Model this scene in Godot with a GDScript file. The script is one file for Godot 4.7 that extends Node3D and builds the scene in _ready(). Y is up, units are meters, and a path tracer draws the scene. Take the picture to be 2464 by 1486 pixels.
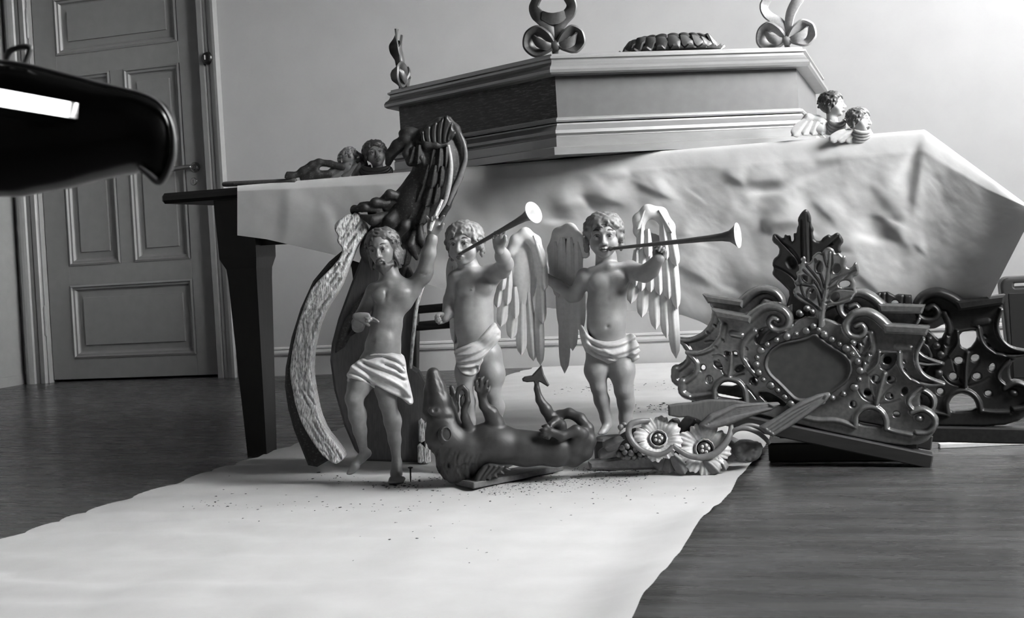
extends Node3D
# A workshop corner: carved statues and ornaments on a paper sheet before a paper-covered table. Units: metres; room axes: -z runs to the far wall, +x to the windows.
# Carved pieces are modelled in "carving units" (one unit = depth / LENS metres) in a frame that faces the viewer, and are then set at their own depth.
const LENS := 3000.0
const YAW := 0.29146
const ROLL := 0.06112
const EYE := Vector3(0, 0.54, 0)
const FAR := -5.41      # far wall
const LEFT := -4.275    # left wall
const RIGHT := 2.25     # window wall
const BACK := 2.6       # wall behind the viewer
const HIGH := 3.7       # ceiling
const TABLE := 0.757
const EDGE := -3.10     # front edge of the table
var look: Basis
var mats := {}
var noises := {}
var taken := {}


# ---------- a mesh in the making ----------
class Acc:
	var v := PackedVector3Array()
	var i := PackedInt32Array()
	func tri(a: int, b: int, c: int) -> void:
		i.append(a); i.append(b); i.append(c)
	func quad(a: Vector3, b: Vector3, c: Vector3, d: Vector3) -> void:
		var n := v.size()
		v.append(a); v.append(b); v.append(c); v.append(d)
		tri(n, n + 1, n + 2); tri(n, n + 2, n + 3)
	func orient(v0: int, i0: int) -> void:   # faces of the last chunk turn outwards
		var mid := Vector3()
		for k in range(v0, v.size()): mid += v[k]
		mid /= maxf(1.0, v.size() - v0)
		var vol := 0.0
		for k in range(i0, i.size(), 3):
			var a := v[i[k]] - mid
			vol += a.dot((v[i[k + 2]] - mid).cross(v[i[k + 1]] - mid))
		if vol < 0.0:
			for k in range(i0, i.size(), 3):
				var t := i[k + 1]; i[k + 1] = i[k + 2]; i[k + 2] = t
	func box(lo: Vector3, hi: Vector3, bev := 0.0, xf := Transform3D()) -> void:
		var v0 := v.size(); var i0 := i.size()
		var ctr := (lo + hi) * 0.5; var h := (hi - lo) * 0.5
		var e := minf(bev, minf(h.x, minf(h.y, h.z)) * 0.9)
		for ax in 3:
			var u := (ax + 1) % 3; var w := (ax + 2) % 3
			for sg: float in [-1.0, 1.0]:
				var q := []
				for k: Vector2 in [Vector2(-1, -1), Vector2(1, -1), Vector2(1, 1), Vector2(-1, 1)]:
					var p := Vector3(); p[ax] = h[ax] * sg; p[u] = (h[u] - e) * k.x; p[w] = (h[w] - e) * k.y
					q.append(xf * (ctr + p))
				_out(q, xf * ctr)
			if e > 0.0:
				for su: float in [-1.0, 1.0]:
					for sw: float in [-1.0, 1.0]:
						var q := []
						for k: Vector2 in [Vector2(-1, 0), Vector2(1, 0), Vector2(1, 1), Vector2(-1, 1)]:
							var p := Vector3(); p[ax] = (h[ax] - e) * k.x
							p[u] = (h[u] - (e if k.y > 0.5 else 0.0)) * su; p[w] = (h[w] - (0.0 if k.y > 0.5 else e)) * sw
							q.append(xf * (ctr + p))
						_out(q, xf * ctr)
		if e > 0.0:
			for sx: float in [-1.0, 1.0]:
				for sy: float in [-1.0, 1.0]:
					for sz: float in [-1.0, 1.0]:
						var c := Vector3(h.x * sx, h.y * sy, h.z * sz)
						var g := Vector3(sx, sy, sz) * e
						_out([xf * (ctr + c - Vector3(0, g.y, g.z)), xf * (ctr + c - Vector3(g.x, 0, g.z)), xf * (ctr + c - Vector3(g.x, g.y, 0))], xf * ctr)
	func _out(q: Array, mid: Vector3) -> void:
		var n := v.size()
		for p: Vector3 in q: v.append(p)
		var nn: Vector3 = (q[2] - q[0]).cross(q[1] - q[0])
		var rev: bool = nn.dot(q[0] - mid) < 0.0
		for k in range(1, q.size() - 1):
			if rev: tri(n, n + k + 1, n + k)
			else: tri(n, n + k, n + k + 1)
	# a grid surface: f(u, w) with u, w from 0 to 1
	func patch(nu: int, nw: int, f: Callable, fix := true) -> void:
		var v0 := v.size(); var i0 := i.size()
		for b in nw + 1:
			for a in nu + 1:
				v.append(f.call(float(a) / nu, float(b) / nw))
		for b in nw:
			for a in nu:
				var k := v0 + b * (nu + 1) + a
				tri(k, k + 1, k + nu + 2); tri(k, k + nu + 2, k + nu + 1)
		if fix: orient(v0, i0)
	# a round bar along points; radii: one per point; flat squeezes it across "up"
	func tube(pts0: Array, radii0: Array, sides := 10, flat := 1.0, up := Vector3(0, 0, 1)) -> void:
		var v0 := v.size(); var i0 := i.size()
		var pts := []; var radii := []
		var fine := 5 if pts0.size() > 2 else 1
		for k in pts0.size() - 1:
			var a: Vector3 = pts0[maxi(0, k - 1)]; var b: Vector3 = pts0[k]; var c: Vector3 = pts0[k + 1]; var d: Vector3 = pts0[mini(pts0.size() - 1, k + 2)]
			for q in fine:
				pts.append(b.cubic_interpolate(c, a, d, float(q) / fine))
				radii.append(lerpf(radii0[mini(k, radii0.size() - 1)], radii0[mini(k + 1, radii0.size() - 1)], float(q) / fine))
		pts.append(pts0[-1]); radii.append(radii0[mini(pts0.size(), radii0.size()) - 1])
		var m := pts.size()
		var x := Vector3()
		for k in m:
			var p: Vector3 = pts[k]
			var t: Vector3 = (pts[mini(k + 1, m - 1)] - pts[maxi(k - 1, 0)]).normalized()
			if k == 0:
				x = up.cross(t)
				if x.length() < 0.05: x = Vector3(1, 0.3, 0).cross(t)
			x = (x - t * x.dot(t)).normalized()
			var y := t.cross(x)
			var r: float = radii[mini(k, radii.size() - 1)]
			for s in sides:
				var an := TAU * s / sides
				v.append(p + x * (cos(an) * r) + y * (sin(an) * r * flat))
		for k in m - 1:
			for s in sides:
				var a := v0 + k * sides + s; var b := v0 + k * sides + (s + 1) % sides
				tri(a, b, b + sides); tri(a, b + sides, a + sides)
		for e in 2:
			var k := 0 if e == 0 else m - 1
			var n := v.size()
			v.append(pts[k])
			for s in sides:
				var a := v0 + k * sides + s; var b := v0 + k * sides + (s + 1) % sides
				if e == 0: tri(n, b, a)
				else: tri(n, a, b)
		orient(v0, i0)
	# a turned shape round the axis from a; prof: Vector2(along, radius)
	func lathe(a: Vector3, axis: Vector3, prof: Array, sides := 20) -> void:
		var v0 := v.size(); var i0 := i.size()
		var t := axis.normalized()
		var x := t.cross(Vector3(0, 1, 0) if absf(t.y) < 0.9 else Vector3(1, 0, 0)).normalized()
		var y := t.cross(x)
		for p: Vector2 in prof:
			for s in sides:
				var an := TAU * s / sides
				v.append(a + t * p.x + (x * cos(an) + y * sin(an)) * p.y)
		for k in prof.size() - 1:
			for s in sides:
				var q := v0 + k * sides + s; var b := v0 + k * sides + (s + 1) % sides
				tri(q, b, b + sides); tri(q, b + sides, q + sides)
		orient(v0, i0)
	func ball(c: Vector3, r: Vector3, nu := 12, nw := 8) -> void:
		var v0 := v.size(); var i0 := i.size()
		for b in nw + 1:
			var la := PI * b / nw - PI / 2
			for a in nu + 1:
				var lo := TAU * a / nu
				v.append(c + Vector3(cos(la) * cos(lo), sin(la), cos(la) * sin(lo)) * r)
		for b in nw:
			for a in nu:
				var k := v0 + b * (nu + 1) + a
				tri(k, k + 1, k + nu + 2); tri(k, k + nu + 2, k + nu + 1)
		orient(v0, i0)
	# a flat outline given depth, its front edge rounded off by bev
	func prism(poly: PackedVector2Array, z0: float, z1: float, bev := 0.0) -> void:
		var p := poly
		if Geometry2D.is_polygon_clockwise(p): p.reverse()
		var v0 := v.size(); var i0 := i.size()
		var rings := [[p, z0], [p, z1 - bev]]
		if bev > 0.0:
			var q := Geometry2D.offset_polygon(p, -bev)
			var small := PackedVector2Array()
			for k in p.size():
				var a := p[(k - 1 + p.size()) % p.size()]; var b := p[k]; var c := p[(k + 1) % p.size()]
				var n1 := (b - a).normalized().orthogonal(); var n2 := (c - b).normalized().orthogonal()
				var nn := (n1 + n2)
				nn = nn / maxf(0.5, nn.length_squared()) * 2.0
				small.append(b - nn * bev * (1.0 if q.size() > 0 else 0.3))
			if Geometry2D.is_polygon_clockwise(small) or not _inside(small[0], p): 
				small = PackedVector2Array()
				for k in p.size():
					var a := p[(k - 1 + p.size()) % p.size()]; var b := p[k]; var c := p[(k + 1) % p.size()]
					var nn := (b - a).normalized().orthogonal() + (c - b).normalized().orthogonal()
					nn = nn / maxf(0.5, nn.length_squared()) * 2.0
					small.append(b + nn * bev)
			rings.append([small, z1])
		for r in rings.size() - 1:
			var pa: PackedVector2Array = rings[r][0]; var pb: PackedVector2Array = rings[r + 1][0]
			for k in p.size():
				var l := (k + 1) % p.size()
				var n := v.size()
				v.append(Vector3(pa[k].x, pa[k].y, rings[r][1])); v.append(Vector3(pa[l].x, pa[l].y, rings[r][1]))
				v.append(Vector3(pb[l].x, pb[l].y, rings[r + 1][1])); v.append(Vector3(pb[k].x, pb[k].y, rings[r + 1][1]))
				tri(n, n + 2, n + 1); tri(n, n + 3, n + 2)
		for e in 2:
			var pp: PackedVector2Array = rings[0][0] if e == 0 else rings[-1][0]
			var z: float = rings[0][1] if e == 0 else rings[-1][1]
			var t := Geometry2D.triangulate_polygon(pp)
			var n := v.size()
			for q in pp: v.append(Vector3(q.x, q.y, z))
			for k in range(0, t.size(), 3):
				var ccw := (pp[t[k + 1]] - pp[t[k]]).cross(pp[t[k + 2]] - pp[t[k]]) > 0.0
				if ccw == (e == 1): tri(n + t[k], n + t[k + 2], n + t[k + 1])
				else: tri(n + t[k], n + t[k + 1], n + t[k + 2])
		orient(v0, i0)
	func _inside(q: Vector2, p: PackedVector2Array) -> bool:
		return Geometry2D.is_point_in_polygon(q, p)
	func moved(xf: Transform3D) -> void:
		for k in v.size(): v[k] = xf * v[k]
	func warp(f: Callable) -> void:
		for k in v.size(): v[k] = f.call(v[k])
	func mesh(scale := 1.0) -> ArrayMesh:
		var n := PackedVector3Array(); n.resize(v.size())
		for k in range(0, i.size(), 3):
			var a := i[k]; var b := i[k + 1]; var c := i[k + 2]
			var f := (v[c] - v[a]).cross(v[b] - v[a])
			n[a] += f; n[b] += f; n[c] += f
		for k in n.size(): n[k] = n[k].normalized() if n[k].length_squared() > 1e-20 else Vector3.UP
		var p := v
		if scale != 1.0:
			p = v.duplicate()
			for k in p.size(): p[k] *= scale
		var ar := []; ar.resize(Mesh.ARRAY_MAX)
		ar[Mesh.ARRAY_VERTEX] = p; ar[Mesh.ARRAY_NORMAL] = n; ar[Mesh.ARRAY_INDEX] = i
		var m := ArrayMesh.new()
		m.add_surface_from_arrays(Mesh.PRIMITIVE_TRIANGLES, ar)
		return m


# ---------- clay: a distance field on a grid, meshed as surface nets ----------
class Clay:
	var lo: Vector3
	var c: float
	var nx: int
	var ny: int
	var nz: int
	var v := PackedFloat32Array()
	func _init(a: Vector3, b: Vector3, cell: float) -> void:
		lo = a; c = cell
		nx = int((b.x - a.x) / c) + 2; ny = int((b.y - a.y) / c) + 2; nz = int((b.z - a.z) / c) + 2
		v.resize(nx * ny * nz); v.fill(1000.0)
	# a tapered limb from a to b; k: softness of the join; cut takes it away
	func cap(a: Vector3, b: Vector3, ra: float, rb: float, k := 4.0, cut := false) -> void:
		var m := maxf(ra, rb) + k + 2.5 * c
		var p0 := (Vector3(minf(a.x, b.x), minf(a.y, b.y), minf(a.z, b.z)) - Vector3(m, m, m) - lo) / c
		var p1 := (Vector3(maxf(a.x, b.x), maxf(a.y, b.y), maxf(a.z, b.z)) + Vector3(m, m, m) - lo) / c
		var ab := b - a
		var l2 := maxf(ab.length_squared(), 1e-6)
		for z in range(maxi(0, int(p0.z)), mini(nz, int(p1.z) + 1)):
			for y in range(maxi(0, int(p0.y)), mini(ny, int(p1.y) + 1)):
				var row := (z * ny + y) * nx
				for x in range(maxi(0, int(p0.x)), mini(nx, int(p1.x) + 1)):
					var p := lo + Vector3(x, y, z) * c - a
					var t := clampf(p.dot(ab) / l2, 0.0, 1.0)
					var d := (p - ab * t).length() - (ra + (rb - ra) * t)
					var o := v[row + x]
					if cut:
						d = -d
						var h := maxf(k - absf(o - d), 0.0)
						v[row + x] = maxf(o, d) + (h * h / (4.0 * k) if k > 0.0 else 0.0)
					else:
						var h := maxf(k - absf(o - d), 0.0)
						v[row + x] = minf(o, d) - (h * h / (4.0 * k) if k > 0.0 else 0.0)
	func chain(pts: Array, rad: Array, k := 4.0, cut := false) -> void:
		for n in pts.size() - 1:
			cap(pts[n], pts[n + 1], rad[mini(n, rad.size() - 1)], rad[mini(n + 1, rad.size() - 1)], k, cut)
	func egg(p0: Vector3, r: Vector3, k := 4.0, cut := false, turn := Basis()) -> void:
		var m := maxf(r.x, maxf(r.y, r.z)) + k + 2.5 * c
		var q0 := (p0 - Vector3(m, m, m) - lo) / c
		var q1 := (p0 + Vector3(m, m, m) - lo) / c
		var inv := turn.inverse()
		for z in range(maxi(0, int(q0.z)), mini(nz, int(q1.z) + 1)):
			for y in range(maxi(0, int(q0.y)), mini(ny, int(q1.y) + 1)):
				var row := (z * ny + y) * nx
				for x in range(maxi(0, int(q0.x)), mini(nx, int(q1.x) + 1)):
					var p := (inv * (lo + Vector3(x, y, z) * c - p0)) / r
					var k0 := p.length()
					var d := k0 * (k0 - 1.0) / maxf((p / r).length(), 1e-6)
					var o := v[row + x]
					if cut:
						d = -d
						var h := maxf(k - absf(o - d), 0.0)
						v[row + x] = maxf(o, d) + (h * h / (4.0 * k) if k > 0.0 else 0.0)
					else:
						var h := maxf(k - absf(o - d), 0.0)
						v[row + x] = minf(o, d) - (h * h / (4.0 * k) if k > 0.0 else 0.0)
	# ridges (amp > 0) and furrows (amp < 0) pressed in along lines seen from the front
	func creases(lines: Array, width: float, amp: float) -> void:
		var add := PackedFloat32Array(); add.resize(nx * ny)
		for l: Array in lines:
			var near := {}
			for k in l.size() - 1:
				var a: Vector2 = l[k]; var b: Vector2 = l[k + 1]
				var ab := b - a
				var l2 := maxf(ab.length_squared(), 1e-6)
				var m := width * 2.2
				for y in range(maxi(0, int((minf(a.y, b.y) - m - lo.y) / c)), mini(ny, int((maxf(a.y, b.y) + m - lo.y) / c) + 2)):
					for x in range(maxi(0, int((minf(a.x, b.x) - m - lo.x) / c)), mini(nx, int((maxf(a.x, b.x) + m - lo.x) / c) + 2)):
						var q := Vector2(lo.x + x * c, lo.y + y * c) - a
						var e := (q - ab * clampf(q.dot(ab) / l2, 0.0, 1.0)).length()
						var w := y * nx + x
						if e < near.get(w, m): near[w] = e
			for w: int in near: add[w] += amp * exp(-near[w] * near[w] / (width * width))
		var sxy := nx * ny
		for w in sxy:
			if add[w] == 0.0: continue
			for z in nz:
				var o := v[z * sxy + w]
				if o < 40.0: v[z * sxy + w] = o - add[w] * clampf((lo.z + z * c + 6.0) / 16.0, 0.0, 1.0)
	# only what lies inside an outline seen from the front stays
	func clip(poly: PackedVector2Array, soft := 3.0) -> void:
		var n := poly.size()
		for y in ny:
			for x in nx:
				var q := Vector2(lo.x + x * c, lo.y + y * c)
				var best := 1e9
				for k in n: best = minf(best, q.distance_squared_to(Geometry2D.get_closest_point_to_segment(q, poly[k], poly[(k + 1) % n])))
				var d := sqrt(best)
				if Geometry2D.is_point_in_polygon(q, poly): d = -d
				for z in nz:
					var w := (z * ny + y) * nx + x
					var o := v[w]
					var h := maxf(soft - absf(o - d), 0.0)
					v[w] = maxf(o, d) + h * h / (4.0 * soft)
	# everything on the far side of a plane goes
	func slice(p0: Vector3, n: Vector3) -> void:
		for z in nz:
			for y in ny:
				var row := (z * ny + y) * nx
				for x in nx:
					var d := (lo + Vector3(x, y, z) * c - p0).dot(n)
					if d > v[row + x]: v[row + x] = d
	func into(acc: Acc, xf := Transform3D()) -> void:
		var ids := PackedInt32Array(); ids.resize(v.size()); ids.fill(-1)
		var sxy := nx * ny
		var off := [0, 1, nx, nx + 1, sxy, sxy + 1, sxy + nx, sxy + nx + 1]
		var ea := [0, 2, 4, 6, 0, 1, 4, 5, 0, 1, 2, 3]
		var eb := [1, 3, 5, 7, 2, 3, 6, 7, 4, 5, 6, 7]
		var lim := 3.0 * c
		for z in nz - 1:
			for y in ny - 1:
				var row := (z * ny + y) * nx
				for x in nx - 1:
					var b := row + x
					var f := v[b]
					if f > lim or f < -lim: continue
					var neg := 0
					for k in 8:
						if v[b + off[k]] < 0.0: neg += 1
					if neg == 0 or neg == 8: continue
					var s := Vector3(); var n := 0
					for e in 12:
						var q: int = ea[e]; var w: int = eb[e]
						var fa := v[b + off[q]]; var fb := v[b + off[w]]
						if (fa < 0.0) != (fb < 0.0):
							var t := fa / (fa - fb)
							var pa := Vector3(q & 1, (q >> 1) & 1, q >> 2)
							s += pa + (Vector3(w & 1, (w >> 1) & 1, w >> 2) - pa) * t
							n += 1
					ids[b] = acc.v.size()
					acc.v.append(xf * (lo + (Vector3(x, y, z) + s / n) * c))
		for z in range(1, nz - 1):
			for y in range(1, ny - 1):
				var row := (z * ny + y) * nx
				for x in range(1, nx - 1):
					var b := row + x
					var f := v[b]
					if f > lim or f < -lim: continue
					var inn := f < 0.0
					if (v[b + 1] < 0.0) != inn: _face(acc, ids[b], ids[b - nx], ids[b - nx - sxy], ids[b - sxy], inn)
					if (v[b + nx] < 0.0) != inn: _face(acc, ids[b], ids[b - sxy], ids[b - sxy - 1], ids[b - 1], inn)
					if (v[b + sxy] < 0.0) != inn: _face(acc, ids[b], ids[b - 1], ids[b - 1 - nx], ids[b - nx], inn)
	func _face(acc: Acc, a: int, b: int, d: int, e: int, inn: bool) -> void:
		if a < 0 or b < 0 or d < 0 or e < 0: return
		if inn:
			acc.tri(a, d, b); acc.tri(a, e, d)
		else:
			acc.tri(a, b, d); acc.tri(a, d, e)


# ---------- relief: a pierced plate carved on its front; x, y in units, y down ----------
class Relief:
	var x0: float
	var y0: float
	var c: float
	var nx: int
	var ny: int
	var d := PackedFloat32Array()
	var h := PackedFloat32Array()
	func _init(a: Vector2, b: Vector2, cell: float) -> void:
		x0 = a.x; y0 = a.y; c = cell
		nx = int((b.x - a.x) / c) + 2; ny = int((b.y - a.y) / c) + 2
		d.resize(nx * ny); d.fill(-50.0)
		h.resize(nx * ny); h.fill(0.0)
	func _dist(p: PackedVector2Array, band: float) -> PackedFloat32Array:   # signed distance, + inside, cut off at the band
		var o := PackedFloat32Array(); o.resize(nx * ny); o.fill(band)
		var n := p.size()
		for k in n:
			var a := p[k]; var b := p[(k + 1) % n]
			var ab := b - a
			var l2 := maxf(ab.length_squared(), 1e-9)
			for y in range(maxi(0, int((minf(a.y, b.y) - band - y0) / c)), mini(ny, int((maxf(a.y, b.y) + band - y0) / c) + 2)):
				for x in range(maxi(0, int((minf(a.x, b.x) - band - x0) / c)), mini(nx, int((maxf(a.x, b.x) + band - x0) / c) + 2)):
					var q := Vector2(x0 + x * c, y0 + y * c) - a
					var e := (q - ab * clampf(q.dot(ab) / l2, 0.0, 1.0)).length()
					var w := y * nx + x
					if e < o[w]: o[w] = e
		for y in ny:
			var py := y0 + y * c + 1e-4
			var xs := []
			for k in n:
				var a := p[k]; var b := p[(k + 1) % n]
				if (a.y > py) != (b.y > py): xs.append(a.x + (py - a.y) / (b.y - a.y) * (b.x - a.x))
			xs.sort()
			var q := 0; var inn := false
			for x in nx:
				var px := x0 + x * c
				while q < xs.size() and xs[q] < px:
					inn = not inn; q += 1
				if not inn: o[y * nx + x] = -o[y * nx + x]
		return o
	func poly(p: PackedVector2Array, high: float, bev: float) -> void:
		var o := _dist(p, maxf(bev, 2.0 * c) + c)
		for k in o.size():
			if o[k] > d[k]: d[k] = o[k]
			if o[k] > -c:
				var t := clampf(o[k] / bev, 0.0, 1.0)
				var z := high * sqrt(1.0 - (1.0 - t) * (1.0 - t))
				if z > h[k]: h[k] = z
	func hole(p: PackedVector2Array, bev := 3.0) -> void:
		var o := _dist(p, maxf(bev, 2.0 * c) + c)
		for k in o.size():
			if -o[k] < d[k]: d[k] = -o[k]
			if o[k] > -bev: h[k] *= sqrt(clampf(1.0 - pow(1.0 + minf(0.0, o[k]) / bev, 2.0), 0.05, 1.0))
	func round_hole(at: Vector2, r: Vector2, turn := 0.0, bev := 3.0) -> void:
		var p := PackedVector2Array()
		for k in 14:
			var a := TAU * k / 14.0
			p.append(at + Vector2(cos(a) * r.x, sin(a) * r.y).rotated(turn))
		hole(p, bev)
	# a rounded bar laid on: radius r0..r1, its crown "high" above "base"; solid widens the outline too
	func bar(pts: Array, r0: float, r1: float, high: float, base := 0.0, solid := true) -> void:
		var total := 0.0
		for k in pts.size() - 1: total += (pts[k + 1] - pts[k]).length()
		var gone := 0.0
		var m := maxf(r0, r1) + 2.0 * c
		for k in pts.size() - 1:
			var a: Vector2 = pts[k]; var b: Vector2 = pts[k + 1]
			var ab := b - a
			var l := maxf(ab.length(), 1e-6)
			for y in range(maxi(0, int((minf(a.y, b.y) - m - y0) / c)), mini(ny, int((maxf(a.y, b.y) + m - y0) / c) + 2)):
				for x in range(maxi(0, int((minf(a.x, b.x) - m - x0) / c)), mini(nx, int((maxf(a.x, b.x) + m - x0) / c) + 2)):
					var q := Vector2(x0 + x * c, y0 + y * c) - a
					var t := clampf(q.dot(ab) / (l * l), 0.0, 1.0)
					var r := lerpf(r0, r1, (gone + t * l) / total)
					var e := r - (q - ab * t).length()
					var w := y * nx + x
					if solid and e > d[w]: d[w] = e
					if e > 0.0:
						var f := 1.0 - e / r
						var z := base + high * sqrt(1.0 - f * f)
						if z > h[w]: h[w] = z
			gone += l
	func groove(pts: Array, r: float, deep: float) -> void:
		var near := {}
		for k in pts.size() - 1:
			var a: Vector2 = pts[k]; var b: Vector2 = pts[k + 1]
			var ab := b - a
			var l2 := maxf(ab.length_squared(), 1e-6)
			for y in range(maxi(0, int((minf(a.y, b.y) - r - y0) / c)), mini(ny, int((maxf(a.y, b.y) + r - y0) / c) + 2)):
				for x in range(maxi(0, int((minf(a.x, b.x) - r - x0) / c)), mini(nx, int((maxf(a.x, b.x) + r - x0) / c) + 2)):
					var q := Vector2(x0 + x * c, y0 + y * c) - a
					var e := (q - ab * clampf(q.dot(ab) / l2, 0.0, 1.0)).length()
					var w := y * nx + x
					if e < r and e < near.get(w, 1e9): near[w] = e
		for w: int in near:
			var f: float = 1.0 - near[w] * near[w] / (r * r)
			h[w] -= deep * f * f * 0.6
	func into(acc: Acc, o: Vector2, back: float, z := 0.0) -> void:
		var ids := PackedInt32Array(); ids.resize(nx * ny); ids.fill(-1)
		var bids := PackedInt32Array(); bids.resize(nx * ny); bids.fill(-1)
		var cx := [0, 1, 1, 0]; var cy := [0, 0, 1, 1]
		for y in ny - 1:
			for x in nx - 1:
				var ins := 0
				for k in 4:
					if d[(y + cy[k]) * nx + x + cx[k]] > 0.0: ins += 1
				if ins == 0: continue
				var f := []; var g := []
				var cut := []
				for k in 4:
					var w: int = (y + cy[k]) * nx + x + cx[k]
					var l := (k + 1) & 3
					var w2: int = (y + cy[l]) * nx + x + cx[l]
					var p := Vector2(x0 + (x + cx[k]) * c - o.x, o.y - y0 - (y + cy[k]) * c)
					if d[w] > 0.0:
						if ids[w] < 0:
							ids[w] = acc.v.size(); acc.v.append(Vector3(p.x, p.y, z + h[w]))
							bids[w] = acc.v.size(); acc.v.append(Vector3(p.x, p.y, z - back))
						f.append(ids[w]); g.append(bids[w])
					if (d[w] > 0.0) != (d[w2] > 0.0):
						var t := d[w] / (d[w] - d[w2])
						var p2 := Vector2(x0 + (x + cx[l]) * c - o.x, o.y - y0 - (y + cy[l]) * c)
						var e := p.lerp(p2, t)
						var hh := h[w] if d[w] > 0.0 else h[w2]
						hh = minf(hh, lerpf(h[w], h[w2], t)) if d[w] > 0.0 else minf(hh, lerpf(h[w], h[w2], t))
						f.append(acc.v.size()); acc.v.append(Vector3(e.x, e.y, z + maxf(hh, -back)))
						g.append(acc.v.size()); acc.v.append(Vector3(e.x, e.y, z - back))
						cut.append([f[-1], g[-1], d[w] > 0.0])
				for k in range(1, f.size() - 1):
					acc.tri(f[0], f[k], f[k + 1])
					acc.tri(g[0], g[k + 1], g[k])
				if cut.size() == 2:
					var a: Array = cut[0] if cut[0][2] else cut[1]
					var b: Array = cut[1] if cut[0][2] else cut[0]
					acc.quad(acc.v[a[0]], acc.v[a[1]], acc.v[b[1]], acc.v[b[0]])


# ---------- helpers ----------
func soft(p: PackedVector2Array, times := 1) -> PackedVector2Array:   # corners cut twice: a smooth closed outline
	for n in times:
		var q := PackedVector2Array()
		for k in p.size():
			var a := p[k]; var b := p[(k + 1) % p.size()]
			q.append(a.lerp(b, 0.22)); q.append(a.lerp(b, 0.78))
		p = q
	return p

func flow(p: Array, n := 4) -> Array:   # a smooth line through the points
	var q := []
	for k in p.size() - 1:
		var a: Vector2 = p[maxi(0, k - 1)]; var b: Vector2 = p[k]; var c: Vector2 = p[k + 1]; var d: Vector2 = p[mini(p.size() - 1, k + 2)]
		for m in n: q.append(b.cubic_interpolate(c, a, d, float(m) / n))
	q.append(p[-1])
	return q

func flow3(p: Array, n := 4) -> Array:
	var q := []
	for k in p.size() - 1:
		var a: Vector3 = p[maxi(0, k - 1)]; var b: Vector3 = p[k]; var c: Vector3 = p[k + 1]; var d: Vector3 = p[mini(p.size() - 1, k + 2)]
		for m in n: q.append(b.cubic_interpolate(c, a, d, float(m) / n))
	q.append(p[-1])
	return q

func at(px: float, py: float, deep: float) -> Vector3:   # the point of the place seen at px, py, so far along the view
	return EYE + look * Vector3((px - 1232.0) / LENS * deep, (598.0 - py) / LENS * deep, -deep)

func far(px: float, py: float, z := FAR) -> Vector3:   # on the plane z
	var r := look * Vector3((px - 1232.0) / LENS, (598.0 - py) / LENS, -1.0)
	return EYE + r * (z / r.z)

func ground(px: float, py: float, y := 0.0) -> Vector3:
	var r := look * Vector3((px - 1232.0) / LENS, (598.0 - py) / LENS, -1.0)
	return EYE + r * ((y - EYE.y) / r.y)

func numbered(n: String) -> String:
	if not taken.has(n):
		taken[n] = 0
		return n
	taken[n] += 1
	return "%s_%03d" % [n, taken[n]]

func tag(o: Node3D, label: String, category: String, group := "") -> Node3D:
	o.set_meta("label", label); o.set_meta("category", category)
	if group: o.set_meta("group", group)
	return o

func thing(called: String, label: String, category: String, where := Vector3(), turn := Basis(), group := "") -> Node3D:
	var o := Node3D.new()
	o.name = numbered(called)
	add_child(o)
	o.transform = Transform3D(turn, where)
	return tag(o, label, category, group)

func piece(called: String, shape: Variant, m: Material, parent: Node = self, scale := 1.0, label := "") -> MeshInstance3D:
	var o := MeshInstance3D.new()
	o.mesh = shape.mesh(scale) if shape is Acc else shape
	o.material_override = m
	if parent == self: o.name = numbered(called)
	else: o.name = called
	parent.add_child(o, true)
	if label: o.set_meta("label", label)
	return o

func struct(called: String, shape: Variant, m: Material, parent: Node = self) -> MeshInstance3D:
	var o := piece(called, shape, m, parent)
	if parent == self: o.set_meta("kind", "structure")
	return o

func grain(kind: String, freq: float, seed_ := 1, lo := 0.0, hi := 1.0, stretch := Vector2(1, 1), bump := -1.0) -> Texture2D:
	var key := "%s %s %s %s %s %s %s" % [kind, freq, seed_, lo, hi, stretch, bump]
	if noises.has(key): return noises[key]
	var n := FastNoiseLite.new()
	n.seed = seed_
	n.frequency = freq
	n.noise_type = {"cell": FastNoiseLite.TYPE_CELLULAR, "fine": FastNoiseLite.TYPE_SIMPLEX, "cloud": FastNoiseLite.TYPE_SIMPLEX_SMOOTH}[kind]
	n.fractal_octaves = 5 if kind == "cloud" else 3
	var t := NoiseTexture2D.new()
	t.width = 512; t.height = 512; t.seamless = true
	t.noise = n
	if bump >= 0.0:
		t.as_normal_map = true; t.bump_strength = bump
	else:
		var g := Gradient.new()
		g.set_color(0, Color(lo, lo, lo)); g.set_color(1, Color(hi, hi, hi))
		t.color_ramp = g
	noises[key] = t
	return t

# grey: how light it is (sRGB); spread: how much its tone varies; size: metres to one repeat of the grain
func paint(called: String, grey: float, rough: float, spread := 0.12, size := 0.3, bump := 1.0, kind := "cloud", stretch := Vector3(1, 1, 1), metal := 0.0, spec := 0.5) -> StandardMaterial3D:
	if mats.has(called): return mats[called]
	var m := StandardMaterial3D.new()
	m.resource_name = called
	m.albedo_color = Color(grey, grey, grey)
	m.roughness = rough
	m.metallic = metal
	m.metallic_specular = spec
	m.uv1_triplanar = true
	m.uv1_scale = Vector3(1, 1, 1) / size * stretch
	if spread > 0.0:
		m.albedo_texture = grain(kind, 0.012, 3, 1.0 - spread * 1.6, 1.0)
	if bump > 0.0:
		m.normal_enabled = true
		m.normal_texture = grain(kind, 0.014, 7, 0.0, 1.0, Vector2(1, 1), 3.0)
		m.normal_scale = bump * 0.3
	mats[called] = m
	return m

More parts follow.
